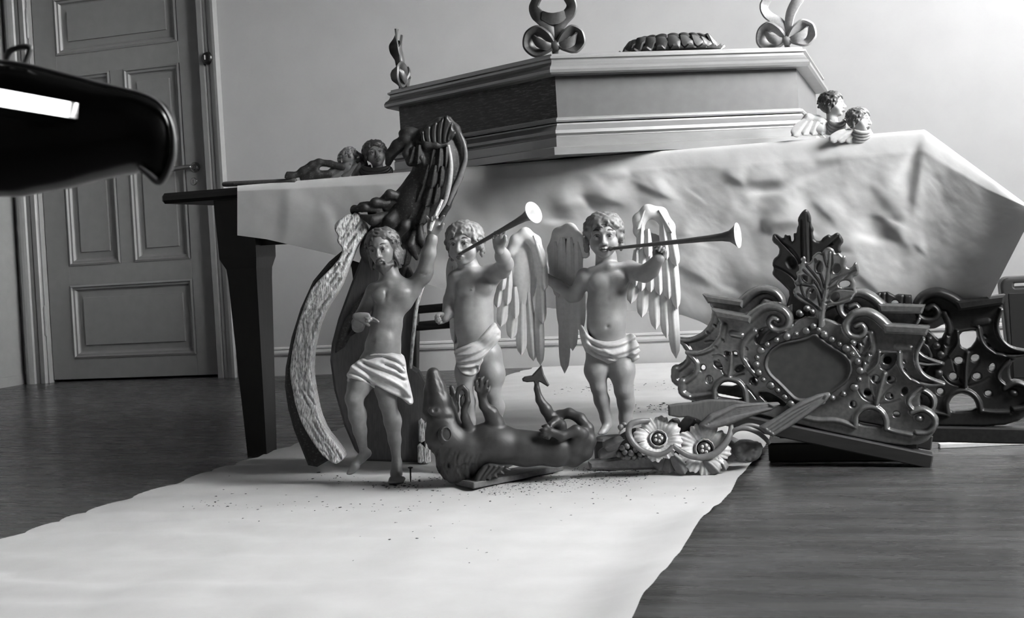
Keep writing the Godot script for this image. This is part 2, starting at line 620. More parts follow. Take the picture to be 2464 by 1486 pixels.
# a worn surface: dark tone with flecks of a lighter one showing through; cover: how much of it is dark
func worn(called: String, dark: float, light: float, cover: float, rough: float, size: float, stretch := Vector3(1, 1, 1), bump := 1.0, sharp := 0.08) -> StandardMaterial3D:
	var m := paint(called, 1.0, rough, 0.0, size, bump, "cloud", stretch)
	var n := FastNoiseLite.new()
	n.seed = called.hash() % 1000; n.frequency = 0.016; n.fractal_octaves = 5; n.fractal_gain = 0.62
	n.noise_type = FastNoiseLite.TYPE_SIMPLEX_SMOOTH
	var t := NoiseTexture2D.new()
	t.width = 512; t.height = 512; t.seamless = true; t.noise = n
	var g := Gradient.new()
	g.set_color(0, Color(dark * 0.8, dark * 0.8, dark * 0.8)); g.set_color(1, Color(light, light, light))
	g.add_point(clampf(cover - sharp, 0.01, 0.98), Color(dark, dark, dark))
	g.add_point(clampf(cover + sharp, 0.02, 0.99), Color(light * 0.9, light * 0.9, light * 0.9))
	t.color_ramp = g
	m.albedo_texture = t
	return m


func _ready() -> void:
	look = Basis(Vector3.UP, YAW) * Basis(Vector3.BACK, -ROLL)
	set_view()
	set_materials()
	build_room()
	build_door()
	build_table()
	build_floor_paper()
	build_rest()


func set_view() -> void:
	var cam := Camera3D.new()
	cam.name = "camera"
	var lens := CameraAttributesPhysical.new()
	lens.frustum_near = 0.05
	lens.frustum_far = 60.0
	lens.frustum_focal_length = 44.0
	lens.frustum_focus_distance = 3.4
	lens.exposure_aperture = 16.0
	lens.exposure_multiplier = 1.0
	add_child(cam)
	cam.attributes = lens
	cam.near = 0.05
	cam.far = 60.0
	cam.projection = Camera3D.PROJECTION_FRUSTUM
	cam.keep_aspect = Camera3D.KEEP_HEIGHT
	cam.size = 1486.0 / LENS * 0.05
	cam.frustum_offset = Vector2(0, (598.0 - 743.0) / LENS * 0.05)
	cam.transform = Transform3D(look, EYE)
	cam.current = true
	var env := Environment.new()
	env.background_mode = Environment.BG_SKY
	var sky := Sky.new()
	var air := ProceduralSkyMaterial.new()   # an evenly overcast day
	air.sky_top_color = Color(0.93, 0.93, 0.93)
	air.sky_horizon_color = Color(0.93, 0.93, 0.93)
	air.ground_horizon_color = Color(0.45, 0.45, 0.45)
	air.ground_bottom_color = Color(0.45, 0.45, 0.45)
	air.sky_energy_multiplier = 1.0
	sky.sky_material = air
	env.sky = sky
	env.background_energy_multiplier = 66.0
	env.tonemap_mode = Environment.TONE_MAPPER_LINEAR
	env.tonemap_exposure = 1.0
	env.sdfgi_enabled = true
	env.ssao_enabled = true
	env.ssil_enabled = true
	var we := WorldEnvironment.new()
	we.name = "world_environment"
	we.environment = env
	add_child(we)


func set_materials() -> void:
	paint("wall", 0.65, 0.8, 0.02, 1.5, 0.25)
	paint("ceiling", 0.30, 0.9, 0.02, 2.0, 0.2)
	paint("joinery", 0.50, 0.42, 0.03, 0.5, 0.3)
	paint("baseboard", 0.74, 0.5, 0.03, 0.8, 0.2)
	var fl := paint("floor", 0.32, 0.34, 0.2, 0.9, 0.35, "cloud", Vector3(0.25, 1, 2.2), 0.0, 0.22)
	fl.roughness_texture = grain("cloud", 0.03, 11, 0.55, 1.0)
	paint("black_wood", 0.10, 0.45, 0.1, 0.3, 0.5, "cloud", Vector3(2, 0.4, 2))
	paint("paper", 0.82, 0.75, 0.04, 0.6, 0.5)
	paint("floor_paper", 0.74, 0.8, 0.03, 0.8, 0.4)
	paint("metal", 0.55, 0.25, 0.05, 0.2, 0.1, "cloud", Vector3(1, 1, 1), 0.9)
	paint("flesh", 0.60, 0.42, 0.07, 0.16, 0.25)
	paint("flesh_dark", 0.50, 0.42, 0.10, 0.14, 0.35)
	paint("hair_fair", 0.50, 0.5, 0.12, 0.05, 0.8, "cloud", Vector3(1, 0.35, 1))
	paint("hair_brown", 0.34, 0.5, 0.15, 0.05, 0.8, "cloud", Vector3(1, 0.35, 1))
	paint("cloth", 0.80, 0.5, 0.10, 0.12, 0.3)
	paint("plume", 0.84, 0.6, 0.05, 0.10, 0.3)
	paint("dark_paint", 0.17, 0.25, 0.0, 0.1, 0.0)
	paint("brow_paint", 0.22, 0.5, 0.0, 0.1, 0.0)
	paint("lip_paint", 0.36, 0.4, 0.0, 0.1, 0.0)
	paint("horn", 0.32, 0.35, 0.1, 0.1, 0.2)
	paint("bell", 0.88, 0.5, 0.04, 0.1, 0.1)
	paint("old_wood", 0.40, 0.7, 0.15, 0.1, 1.0)
	worn("raw_wood", 0.36, 0.97, 0.40, 0.75, 0.06, Vector3(2.4, 0.30, 2.4), 1.2, 0.16)
	paint("dragon", 0.23, 0.48, 0.14, 0.12, 0.4)
	paint("bloom", 0.84, 0.45, 0.12, 0.08, 0.3)
	paint("bloom_core", 0.25, 0.5, 0.12, 0.08, 0.4)
	paint("carved", 0.46, 0.42, 0.14, 0.1, 0.4)
	worn("carved_dark", 0.14, 0.40, 0.76, 0.60, 0.07, Vector3(1, 1, 1), 0.9, 0.12)
	paint("panel_wood", 0.36, 0.65, 0.12, 0.12, 0.6, "cloud", Vector3(2.5, 0.4, 2.5))
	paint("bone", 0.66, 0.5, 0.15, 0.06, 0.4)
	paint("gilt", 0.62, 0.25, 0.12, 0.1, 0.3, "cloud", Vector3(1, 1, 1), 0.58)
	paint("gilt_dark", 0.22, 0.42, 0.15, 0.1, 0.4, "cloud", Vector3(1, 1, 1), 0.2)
	paint("gilt_field", 0.34, 0.5, 0.10, 0.2, 0.2)
	paint("base_board", 0.24, 0.5, 0.12, 0.2, 0.5, "cloud", Vector3(0.4, 2, 2))
	paint("silvered", 0.60, 0.34, 0.05, 0.25, 0.12, "cloud", Vector3(0.4, 1.5, 0.4), 0.5)
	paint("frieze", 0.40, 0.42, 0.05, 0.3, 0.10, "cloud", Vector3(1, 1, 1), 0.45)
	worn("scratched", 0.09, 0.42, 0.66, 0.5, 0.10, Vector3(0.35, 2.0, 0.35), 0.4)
	paint("bow_dark", 0.30, 0.45, 0.15, 0.06, 0.4)
	paint("bow_pale", 0.70, 0.5, 0.12, 0.06, 0.3)
	paint("case_panel", 0.10, 0.6, 0.1, 0.2, 0.3)
	paint("crumbs", 0.16, 0.8, 0.0, 0.1, 0.0)
	paint("lacquer", 0.05, 0.22, 0.05, 0.1, 0.1)
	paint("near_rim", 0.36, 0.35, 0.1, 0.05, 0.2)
	paint("mirror_lacquer", 0.10, 0.12, 0.0, 0.1, 0.0, "cloud", Vector3(1, 1, 1), 0.0, 1.0)
	paint("bakelite", 0.06, 0.35, 0.0, 0.2, 0.0)


# a wall slab with openings cut out of it: along axis 0 (x) or 2 (z), from a to b, thickness t outwards
func slab(st: Acc, ax: int, a: float, b: float, y0: float, y1: float, face: float, outside: float) -> void:
	var lo := Vector3(); var hi := Vector3()
	lo[ax] = a; hi[ax] = b; lo.y = y0; hi.y = y1
	var o := 2 - ax
	lo[o] = minf(face, outside); hi[o] = maxf(face, outside)
	st.box(lo, hi)


func build_room() -> void:
	var s := Acc.new()
	s.box(Vector3(LEFT - 0.3, -0.12, FAR - 0.3), Vector3(RIGHT + 0.3, 0, BACK + 0.3))
	struct("floor", s, mats.floor)
	s = Acc.new()
	s.box(Vector3(LEFT - 0.3, HIGH, FAR - 0.3), Vector3(RIGHT + 0.3, HIGH + 0.15, BACK + 0.3))
	struct("ceiling", s, mats.ceiling)
	s = Acc.new()   # far wall with the doorway left open
	slab(s, 0, LEFT - 0.25, -4.14, 0, HIGH, FAR, FAR - 0.25)
	slab(s, 0, -3.145, RIGHT + 0.25, 0, HIGH, FAR, FAR - 0.25)
	slab(s, 0, -4.14, -3.145, 2.1, HIGH, FAR, FAR - 0.25)
	slab(s, 0, -4.3, -3.0, -0.02, 2.2, FAR - 0.2, FAR - 0.3)
	struct("wall_back", s, mats.wall)
	s = Acc.new()
	slab(s, 2, FAR, BACK, 0.05, HIGH, LEFT, LEFT - 0.25)
	struct("wall_left", s, mats.joinery)
	s = Acc.new()
	slab(s, 2, FAR, BACK, 0.0, 0.05, LEFT + 0.004, LEFT - 0.25)
	struct("baseboard_left", s, mats.joinery)
	s = Acc.new()
	slab(s, 0, LEFT - 0.25, RIGHT + 0.25, 0, HIGH, BACK, BACK + 0.25)
	struct("wall_front", s, mats.ceiling)
	# the window wall
	s = Acc.new()
	var open := [[-5.1, -3.75], [-2.9, -1.6]]
	var edges := [FAR]
	for w in open: edges.append_array(w)
	edges.append(BACK)
	for k in range(0, edges.size(), 2): slab(s, 2, edges[k], edges[k + 1], 0, HIGH, RIGHT, RIGHT + 0.25)
	for w in open:
		slab(s, 2, w[0], w[1], 0, 1.45, RIGHT, RIGHT + 0.25)
		slab(s, 2, w[0], w[1], 3.45, HIGH, RIGHT, RIGHT + 0.25)
	struct("wall_right", s, mats.ceiling)
	var n := 1
	for w in open:
		s = Acc.new()
		for z: float in [w[0], w[1] - 0.06, (w[0] + w[1]) / 2 - 0.03]: s.box(Vector3(RIGHT + 0.1, 1.45, z), Vector3(RIGHT + 0.16, 3.45, z + 0.06))
		for y: float in [1.45, 2.65, 3.39]: s.box(Vector3(RIGHT + 0.1, y, w[0]), Vector3(RIGHT + 0.16, y + 0.06, w[1]))
		struct("window_%d" % n, s, mats.baseboard)
		n += 1
	# the moulded board along the far wall
	s = Acc.new()
	var prof := [Vector2(0, 0), Vector2(0.016, 0), Vector2(0.016, 0.088), Vector2(0.009, 0.091), Vector2(0.009, 0.095), Vector2(0.02, 0.099), Vector2(0.022, 0.108), Vector2(0.02, 0.117), Vector2(0.007, 0.119), Vector2(0.007, 0.124), Vector2(0.012, 0.126), Vector2(0.010, 0.134), Vector2(0, 0.136)]
	strip(s, prof, Vector3(-3.03, 0, FAR), Vector3(RIGHT, 0, FAR), Vector3(0, 0, 1), Vector3(0, 1, 0))
	struct("baseboard_back", s, mats.baseboard)


# a moulding: profile (out, up) carried from a to b with flat facets
func strip(s: Acc, prof: Array, a: Vector3, b: Vector3, out: Vector3, up: Vector3, closed := false) -> void:
	var v0 := s.v.size(); var i0 := s.i.size()
	var m := prof.size()
	for k in (m if closed else m - 1):
		var p: Vector2 = prof[k]; var q: Vector2 = prof[(k + 1) % m]
		s.quad(a + out * p.x + up * p.y, a + out * q.x + up * q.y, b + out * q.x + up * q.y, b + out * p.x + up * p.y)
	var flat := PackedVector2Array(prof)
	var t := Geometry2D.triangulate_polygon(flat)
	for e: Vector3 in [a, b]:
		var n := s.v.size()
		for p in flat: s.v.append(e + out * p.x + up * p.y)
		for k in range(0, t.size(), 3):
			if e == a: s.tri(n + t[k], n + t[k + 1], n + t[k + 2])
			else: s.tri(n + t[k], n + t[k + 2], n + t[k + 1])
	# every facet turns away from the middle of the bar
	var mid := (a + b) * 0.5
	var cc := Vector2()
	for p: Vector2 in prof: cc += p / m
	mid += out * cc.x * 0.2 + up * cc.y
	for k in range(i0, s.i.size(), 3):
		var pa := s.v[s.i[k]]
		if (s.v[s.i[k + 2]] - pa).cross(s.v[s.i[k + 1]] - pa).dot(pa - mid) < 0.0:
			var w := s.i[k + 1]; s.i[k + 1] = s.i[k + 2]; s.i[k + 2] = w


func build_door() -> void:
	var z := FAR - 0.03   # the leaf's face lies a little back
	var L := -4.122; var R := -3.158; var T := 2.07
	var door := Node3D.new()
	door.name = "door_1"
	add_child(door)
	door.set_meta("kind", "structure")
	var panels := [[-3.99, -3.287, 1.662, 1.95], [-3.988, -3.685, 0.588, 1.556], [-3.606, -3.288, 0.588, 1.556], [-3.994, -3.286, 0.115, 0.49]]
	var s := Acc.new()
	for q in [[L, 0.012, -3.992, T], [-3.286, 0.012, R, T], [-3.685, 0.588, -3.606, 1.556]]:
		s = Acc.new()
		s.box(Vector3(q[0], q[1], z - 0.04), Vector3(q[2], q[3], z), 0.0008)
		piece("stile", s, mats.joinery, door)
	for r in [[0.012, 0.115], [0.49, 0.588], [1.556, 1.662], [1.95, T]]:
		s = Acc.new()
		s.box(Vector3(-3.992, r[0], z - 0.04), Vector3(-3.286, r[1], z), 0.0008)
		piece("rail", s, mats.joinery, door)
	for p in panels:
		s = Acc.new()
		var a: float = p[0]; var b: float = p[1]; var c: float = p[2]; var d: float = p[3]
		# moulding: steps in from the frame, then the raised field
		var rings := [[0.0, 0.003], [0.010, 0.007], [0.014, -0.004], [0.024, -0.004], [0.030, -0.016], [0.036, -0.018], [0.066, -0.017], [0.068, -0.009], [0.4, -0.009]]
		for k in rings.size() - 1:
			var o: float = rings[k][0]; var q: float = rings[k + 1][0]
			var zo: float = z + rings[k][1]; var zq: float = z + rings[k + 1][1]
			if k == rings.size() - 2:
				s.quad(Vector3(a + o, c + o, zo), Vector3(a + o, d - o, zo), Vector3(b - o, d - o, zo), Vector3(b - o, c + o, zo))
				break
			s.quad(Vector3(a + o, c + o, zo), Vector3(a + o, d - o, zo), Vector3(a + q, d - q, zq), Vector3(a + q, c + q, zq))
			s.quad(Vector3(a + o, d - o, zo), Vector3(b - o, d - o, zo), Vector3(b - q, d - q, zq), Vector3(a + q, d - q, zq))
			s.quad(Vector3(b - o, d - o, zo), Vector3(b - o, c + o, zo), Vector3(b - q, c + q, zq), Vector3(b - q, d - q, zq))
			s.quad(Vector3(b - o, c + o, zo), Vector3(a + o, c + o, zo), Vector3(a + q, c + q, zq), Vector3(b - q, c + q, zq))
		piece("panel", s, mats.joinery, door)
	for y: float in [1.83, 0.31]:
		s = Acc.new()
		s.lathe(Vector3(L - 0.006, y - 0.07, FAR + 0.004), Vector3.UP, [Vector2(0, 0), Vector2(0, 0.006), Vector2(0.01, 0.009), Vector2(0.075, 0.009), Vector2(0.078, 0.007), Vector2(0.082, 0.009), Vector2(0.14, 0.009), Vector2(0.15, 0.005), Vector2(0.16, 0.0)], 12)
		piece("hinge", s, mats.joinery, door)
	var hub := Vector3(-3.232, 1.035, z)
	s = Acc.new()
	s.lathe(hub, Vector3(0, 0, 1), [Vector2(0, 0), Vector2(0, 0.026), Vector2(0.004, 0.026), Vector2(0.008, 0.020), Vector2(0.010, 0.011), Vector2(0.045, 0.010), Vector2(0.05, 0.0)], 24)
	piece("handle_rose", s, mats.metal, door)
	s = Acc.new()
	s.tube([hub + Vector3(0.006, 0, 0.046), hub + Vector3(-0.03, 0, 0.05), hub + Vector3(-0.06, -0.002, 0.05), hub + Vector3(-0.105, -0.004, 0.046), hub + Vector3(-0.115, -0.004, 0.044)], [0.011, 0.012, 0.011, 0.014, 0.006], 14)
	piece("handle", s, mats.metal, door)
	s = Acc.new()
	s.lathe(Vector3(-3.244, 0.966, z), Vector3(0, 0, 1), [Vector2(0, 0), Vector2(0, 0.019), Vector2(0.003, 0.019), Vector2(0.005, 0.015), Vector2(0.005, 0.0)], 20)
	var plate := piece("keyhole_plate", s, mats.metal, door)
	s = Acc.new()
	s.box(Vector3(-3.247, 0.955, z), Vector3(-3.241, 0.97, z + 0.006), 0.001); s.ball(Vector3(-3.244, 0.972, z + 0.002), Vector3(0.005, 0.005, 0.004), 10, 6)
	piece("keyhole", s, mats.bakelite, plate)
	# the moulded casing round the doorway
	s = Acc.new()
	var cas := [Vector2(0, 0), Vector2(0.012, 0), Vector2(0.02, 0.006), Vector2(0.02, 0.03), Vector2(0.012, 0.034), Vector2(0.016, 0.042), Vector2(0.016, 0.06), Vector2(0.024, 0.066), Vector2(0.030, 0.078), Vector2(0.034, 0.09), Vector2(0.034, 0.104), Vector2(0, 0.108)]
	strip(s, cas, Vector3(-3.152, 0, FAR), Vector3(-3.152, 2.2, FAR), Vector3(0, 0, 1), Vector3(1, 0, 0))
	struct("trim_1", s, mats.joinery)
	s = Acc.new()
	strip(s, cas, Vector3(-4.132, 0, FAR), Vector3(-4.132, 2.2, FAR), Vector3(0, 0, 1), Vector3(-1, 0, 0))
	struct("trim_2", s, mats.joinery)
	s = Acc.new()
	s.box(Vector3(-3.158, 0, FAR - 0.2), Vector3(-3.146, 2.1, FAR + 0.003)); s.box(Vector3(-4.145, 0, FAR - 0.2), Vector3(-4.126, 2.1, FAR + 0.003)); s.box(Vector3(-4.14, 2.072, FAR - 0.2), Vector3(-3.146, 2.1, FAR))
	struct("trim_3", s, mats.joinery)
	s = Acc.new()
	s.lathe(Vector3(-3.096, 1.552, FAR + 0.016), Vector3(0, 0, 1), [Vector2(0, 0.03), Vector2(0.006, 0.031), Vector2(0.012, 0.031), Vector2(0.022, 0.026), Vector2(0.026, 0.018), Vector2(0.028, 0.0)], 28)
	var knob := thing("light_switch", "round black knob switch on the moulded casing at the right of the door", "switch")
	piece("cover", s, mats.bakelite, knob)
	s = Acc.new()
	s.box(Vector3(-3.1, 1.538, FAR + 0.04), Vector3(-3.092, 1.566, FAR + 0.056), 0.003)
	piece("toggle", s, mats.bakelite, knob)


func leg_at(st: Acc, x: float, z: float, sx: float, sz: float) -> void:
	# square block on top, chamfered into a tapering shaft
	var rings := [[TABLE - 0.03, 0.062], [0.56, 0.058], [0.53, 0.047], [0.50, 0.045], [0.0, 0.030]]
	for k in rings.size() - 1:
		for q in 4:
			var a := Vector2(1, 1).rotated(q * PI / 2); var b := Vector2(1, 1).rotated((q + 1) * PI / 2)
			var y0: float = rings[k][0]; var y1: float = rings[k + 1][0]
			var r0: float = rings[k][1]; var r1: float = rings[k + 1][1]
			var c0 := Vector3(x + sx * (0.062 - r0) * 0.6, 0, z + sz * (0.062 - r0) * 0.6); var c1 := Vector3(x + sx * (0.062 - r1) * 0.6, 0, z + sz * (0.062 - r1) * 0.6)
			var n := st.v.size()
			st._out([c0 + Vector3(a.x * r0, y0, a.y * r0), c0 + Vector3(b.x * r0, y0, b.y * r0), c1 + Vector3(b.x * r1, y1, b.y * r1), c1 + Vector3(a.x * r1, y1, a.y * r1)], Vector3(x, (y0 + y1) / 2, z))


func build_table() -> void:
	var t := thing("table", "long black wooden table standing under the sheet of wrapping paper", "table", Vector3(-0.93, 0, -3.6))
	var back := t.position
	var s := Acc.new()
	s.box(Vector3(-1.96, TABLE - 0.03, -4.12), Vector3(0.1, TABLE, EDGE), 0.009)
	s.moved(Transform3D(Basis(), -back))
	piece("tabletop", s, mats.black_wood, t)
	for x: float in [-1.745, -0.09]:
		for z: float in [-3.19, -4.02]:
			s = Acc.new()
			leg_at(s, x, z, 1.0 if x < -1 else -1.0, 1.0 if z > -3.5 else -1.0)
			s.moved(Transform3D(Basis(), -back))
			piece("leg", s, mats.black_wood, t)
			s = Acc.new()   # the shaped end of the bracket that carries the top
			var sg := 1.0 if x < -1 else -1.0
			var pp := PackedVector2Array([Vector2(0, 0.10), Vector2(0.14, 0.10), Vector2(0.12, 0.065), Vector2(0.10, 0.045), Vector2(0, 0.045)])
			var pr := PackedVector2Array()
			for q in pp: pr.append(Vector2(x + sg * (0.05 + q.x), TABLE - 0.21 + q.y))
			s.prism(pr, z - 0.03, z + 0.03)
			s.moved(Transform3D(Basis(), -back))
			piece("bracket", s, mats.black_wood, t)
	for z: float in [-3.19, -4.02]:
		s = Acc.new()
		s.box(Vector3(-1.7, TABLE - 0.12, z - 0.02), Vector3(-0.13, TABLE - 0.03, z + 0.02), 0.004)
		s.moved(Transform3D(Basis(), -back))
		piece("apron", s, mats.black_wood, t)
	build_cover()


# height of a crease field: each crease is [x0, y0, x1, y1, width, height]
func creased(list: Array, x: float, y: float) -> float:
	# sharp on one side, drawn out on the other, fading at both ends
	var q := Vector2(x, y)
	var o := 0.0
	for c: Array in list:
		var a := Vector2(c[0], c[1]); var b := Vector2(c[2], c[3])
		var ab := b - a
		var t := (q - a).dot(ab) / ab.length_squared()
		if t <= -0.25 or t >= 1.25: continue
		var e: float = (q - a).cross(ab.normalized()) / float(c[4])
		if e < -1.6 or e > 5.0: continue
		var k := cos((t - 0.5) / 1.5 * PI)
		o += float(c[5]) * k * k * (exp(-e * e * 2.5) if e < 0.0 else exp(-e * e * 0.25))
	return o


func build_cover() -> void:
	var n1 := FastNoiseLite.new(); n1.seed = 5; n1.frequency = 0.004; n1.fractal_octaves = 3
	var n2 := FastNoiseLite.new(); n2.seed = 9; n2.frequency = 0.014; n2.noise_type = FastNoiseLite.TYPE_CELLULAR; n2.cellular_return_type = FastNoiseLite.RETURN_DISTANCE2_SUB
	# folds in the hanging paper, in the units of a front view of the table
	var folds := [[1395, 462, 1500, 486, 16, 14, 1], [1330, 500, 1400, 478, 22, 12, 1], [1310, 528, 1375, 525, 12, -9, 1], [1400, 466, 1440, 520, 14, -8, 1], [1530, 435, 1610, 470, 18, 12, 1], [1745, 415, 1790, 440, 14, 12, 1], [1790, 440, 1880, 430, 16, 14, 1], [1880, 430, 2020, 365, 26, 12, 1], [1800, 460, 1890, 450, 18, -14, 1], [1900, 440, 2010, 385, 22, -12, 1],
		[2060, 560, 2150, 570, 24, -16, 1], [2120, 520, 2200, 600, 20, 9, 1], [1840, 525, 1860, 560, 14, 10, 1], [1850, 535, 1930, 525, 26, 14, 1], [1640, 640, 1740, 690, 18, 9, 1], [1700, 670, 1790, 700, 20, -8, 1], [2100, 440, 2160, 500, 30, 8, 1], [2228, 320, 2200, 520, 22, 12, 1], [2228, 320, 2150, 470, 20, -8, 1], [1110, 520, 1130, 640, 16, 8, 1], [700, 450, 690, 590, 30, 9, 1], [930, 460, 940, 540, 26, 10, 1], [800, 480, 830, 600, 30, -8, 1], [1960, 480, 2020, 540, 18, 8, 1], [2050, 640, 2140, 720, 22, 7, 1]]
	# the hem of the hanging part
	var hem := [Vector2(571, 566), Vector2(640, 575), Vector2(810, 614), Vector2(1050, 690), Vector2(1330, 742), Vector2(1500, 746), Vector2(1560, 752), Vector2(1640, 757), Vector2(1690, 775), Vector2(1735, 804), Vector2(2000, 800), Vector2(2250, 790), Vector2(2380, 720), Vector2(2462, 560)]
	var edge_of := func(px: float) -> float:   # where the table edge runs
		var py := 400.0
		for k in 6: py += (far(px, py, EDGE).y - TABLE - 0.004) * 850.0
		return py
	var upper := func(px: float) -> float:
		return edge_of.call(px) if px <= 2225.0 else edge_of.call(2225.0) + (px - 2225.0) * 0.735
	var rc := RandomNumberGenerator.new(); rc.seed = 12
	for k in 34:   # finer crumples
		var x := rc.randf_range(1280.0, 2230.0); var y := rc.randf_range(400.0, 760.0)
		var a := rc.randf_range(-0.6, 0.9); var l := rc.randf_range(30.0, 90.0)
		folds.append([x, y, x + cos(a) * l, y + sin(a) * l, rc.randf_range(5.0, 9.0), rc.randf_range(-4.5, 4.5)])
	var drop := func(px: float, py: float, w: float) -> Vector3:
		var p := far(px, py, EDGE)
		var over := maxf(0.0, px - 2225.0) / 240.0
		var out := 0.004 + 0.022 * sqrt(minf(1.0, w * 9.0)) + 0.02 * w + 0.02 * w * clampf((px - 1700.0) / 600.0, 0.0, 1.0) + 0.03 * over + 0.07 * over * over
		out += (creased(folds, px, py) * 0.0007 + n1.get_noise_2d(px, py) * 0.006 + (n2.get_noise_2d(px, py) + 0.6) * 0.0030 * clampf((px - 1000.0) / 500.0, 0.15, 1.0)) * minf(1.0, w * 8.0)
		out = maxf(out, 0.004)
		p += (EYE - p).normalized() * out / maxf(0.5, (EYE - p).normalized().z)
		return p
	var s := Acc.new()
	s.patch(300, 90, func(u: float, w: float) -> Vector3:
		var x := lerpf(571.0, 2470.0, u)
		var a := float(upper.call(x)); var b := along(hem, x)
		if x > 2380.0:   # the free corner tapers to its tip
			pass
		return drop.call(x, lerpf(a, b, w), w), false)
	for k in range(0, s.i.size(), 3):   # its face looks out into the room
		var a := s.v[s.i[k]]
		if (s.v[s.i[k + 2]] - a).cross(s.v[s.i[k + 1]] - a).dot(Vector3(0.2, 0.3, 0.0) - a) < 0.0:
			var t := s.i[k + 1]; s.i[k + 1] = s.i[k + 2]; s.i[k + 2] = t
	var faces := s.i.size()
	# the part that lies on the table, with the same front edge
	s.patch(60, 14, func(u: float, w: float) -> Vector3:
		var x := lerpf(583.0, 2225.0, u)
		var p: Vector3 = drop.call(x, float(upper.call(x)), 0.0)
		var q := Vector3(p.x + 0.1 * w * (1.0 - u) - 0.05 * w * u, TABLE + 0.003, lerpf(p.z, -4.05, w))
		q.y = maxf(lerpf(p.y, TABLE + 0.003, minf(1.0, w * 14.0)), TABLE + 0.002)
		return q, false)
	# the side that falls over the right end of the table
	s.patch(40, 30, func(u: float, w: float) -> Vector3:
		var x := lerpf(2225.0, 2470.0, u)
		var p: Vector3 = drop.call(x, float(upper.call(x)), 0.0)
		p += Vector3(-0.012, 0, -0.012) * u
		var b := Vector3(p.x - 0.10 * u, p.y - 0.03 * u, lerpf(-4.05, -3.5, u))
		var q := p.lerp(b, w)
		return q, false)
	# these look upwards
	for k in range(faces, s.i.size(), 3):
		var a := s.v[s.i[k]]
		var n := (s.v[s.i[k + 2]] - a).cross(s.v[s.i[k + 1]] - a)
		if n.y < 0.0:
			var t := s.i[k + 1]; s.i[k + 1] = s.i[k + 2]; s.i[k + 2] = t
	var o := piece("wrapping_paper", s, mats.paper)
	tag(o, "large creased sheet of pale wrapping paper hanging over the front of the black table", "paper")


func along(pts: Array, x: float) -> float:
	for k in pts.size() - 1:
		var a: Vector2 = pts[k]; var b: Vector2 = pts[k + 1]
		if x <= b.x or k == pts.size() - 2:
			return lerpf(a.y, b.y, (x - a.x) / (b.x - a.x))
	return 0.0


func build_floor_paper() -> void:
	var n1 := FastNoiseLite.new(); n1.seed = 21; n1.frequency = 1.3; n1.fractal_octaves = 3
	var n2 := FastNoiseLite.new(); n2.seed = 22; n2.frequency = 0.8
	var s := Acc.new()
	s.patch(70, 420, func(u: float, w: float) -> Vector3:
		var z := lerpf(-0.7, -5.36, w)
		var phase := z * TAU / 0.135 + n2.get_noise_2d(u * 2.0, z * 2.0) * 5.0
		var side := lerpf(1.0, 0.35, smoothstep(0.0, 1.0, u))
		var y := 0.006 + (0.006 * (0.5 + 0.5 * sin(phase)) * side + maxf(0.0, n1.get_noise_2d(u * 3.0, z)) * 0.006) * smoothstep(-5.4, -4.9, z)
		var xl := -1.77 + (z + 2.13) * -0.075 + 0.012 * sin(phase + 0.8) + 0.012 * n1.get_noise_2d(7.0, z * 2.0)
		var xr := -0.345 + (z + 2.4) * -0.03 + 0.008 * n1.get_noise_2d(3.0, z * 2.0)
		# the right edge lifts off the floor in two places
		var lift := 0.018 * exp(-pow((z + 2.25) / 0.16, 2.0)) + 0.02 * exp(-pow((z + 1.85) / 0.2, 2.0))
		y += lift * smoothstep(0.9, 1.0, u) + 0.004 * smoothstep(0.96, 1.0, u)
		return Vector3(lerpf(xl, xr, u), y, z), false)
	for k in range(0, s.i.size(), 3):
		var a := s.v[s.i[k]]
		if (s.v[s.i[k + 2]] - a).cross(s.v[s.i[k + 1]] - a).y < 0.0:
			var t := s.i[k + 1]; s.i[k + 1] = s.i[k + 2]; s.i[k + 2] = t
	tag(piece("paper_sheet", s, mats.floor_paper), "long strip of rippled white paper spread over the dark floor under the statues", "paper")


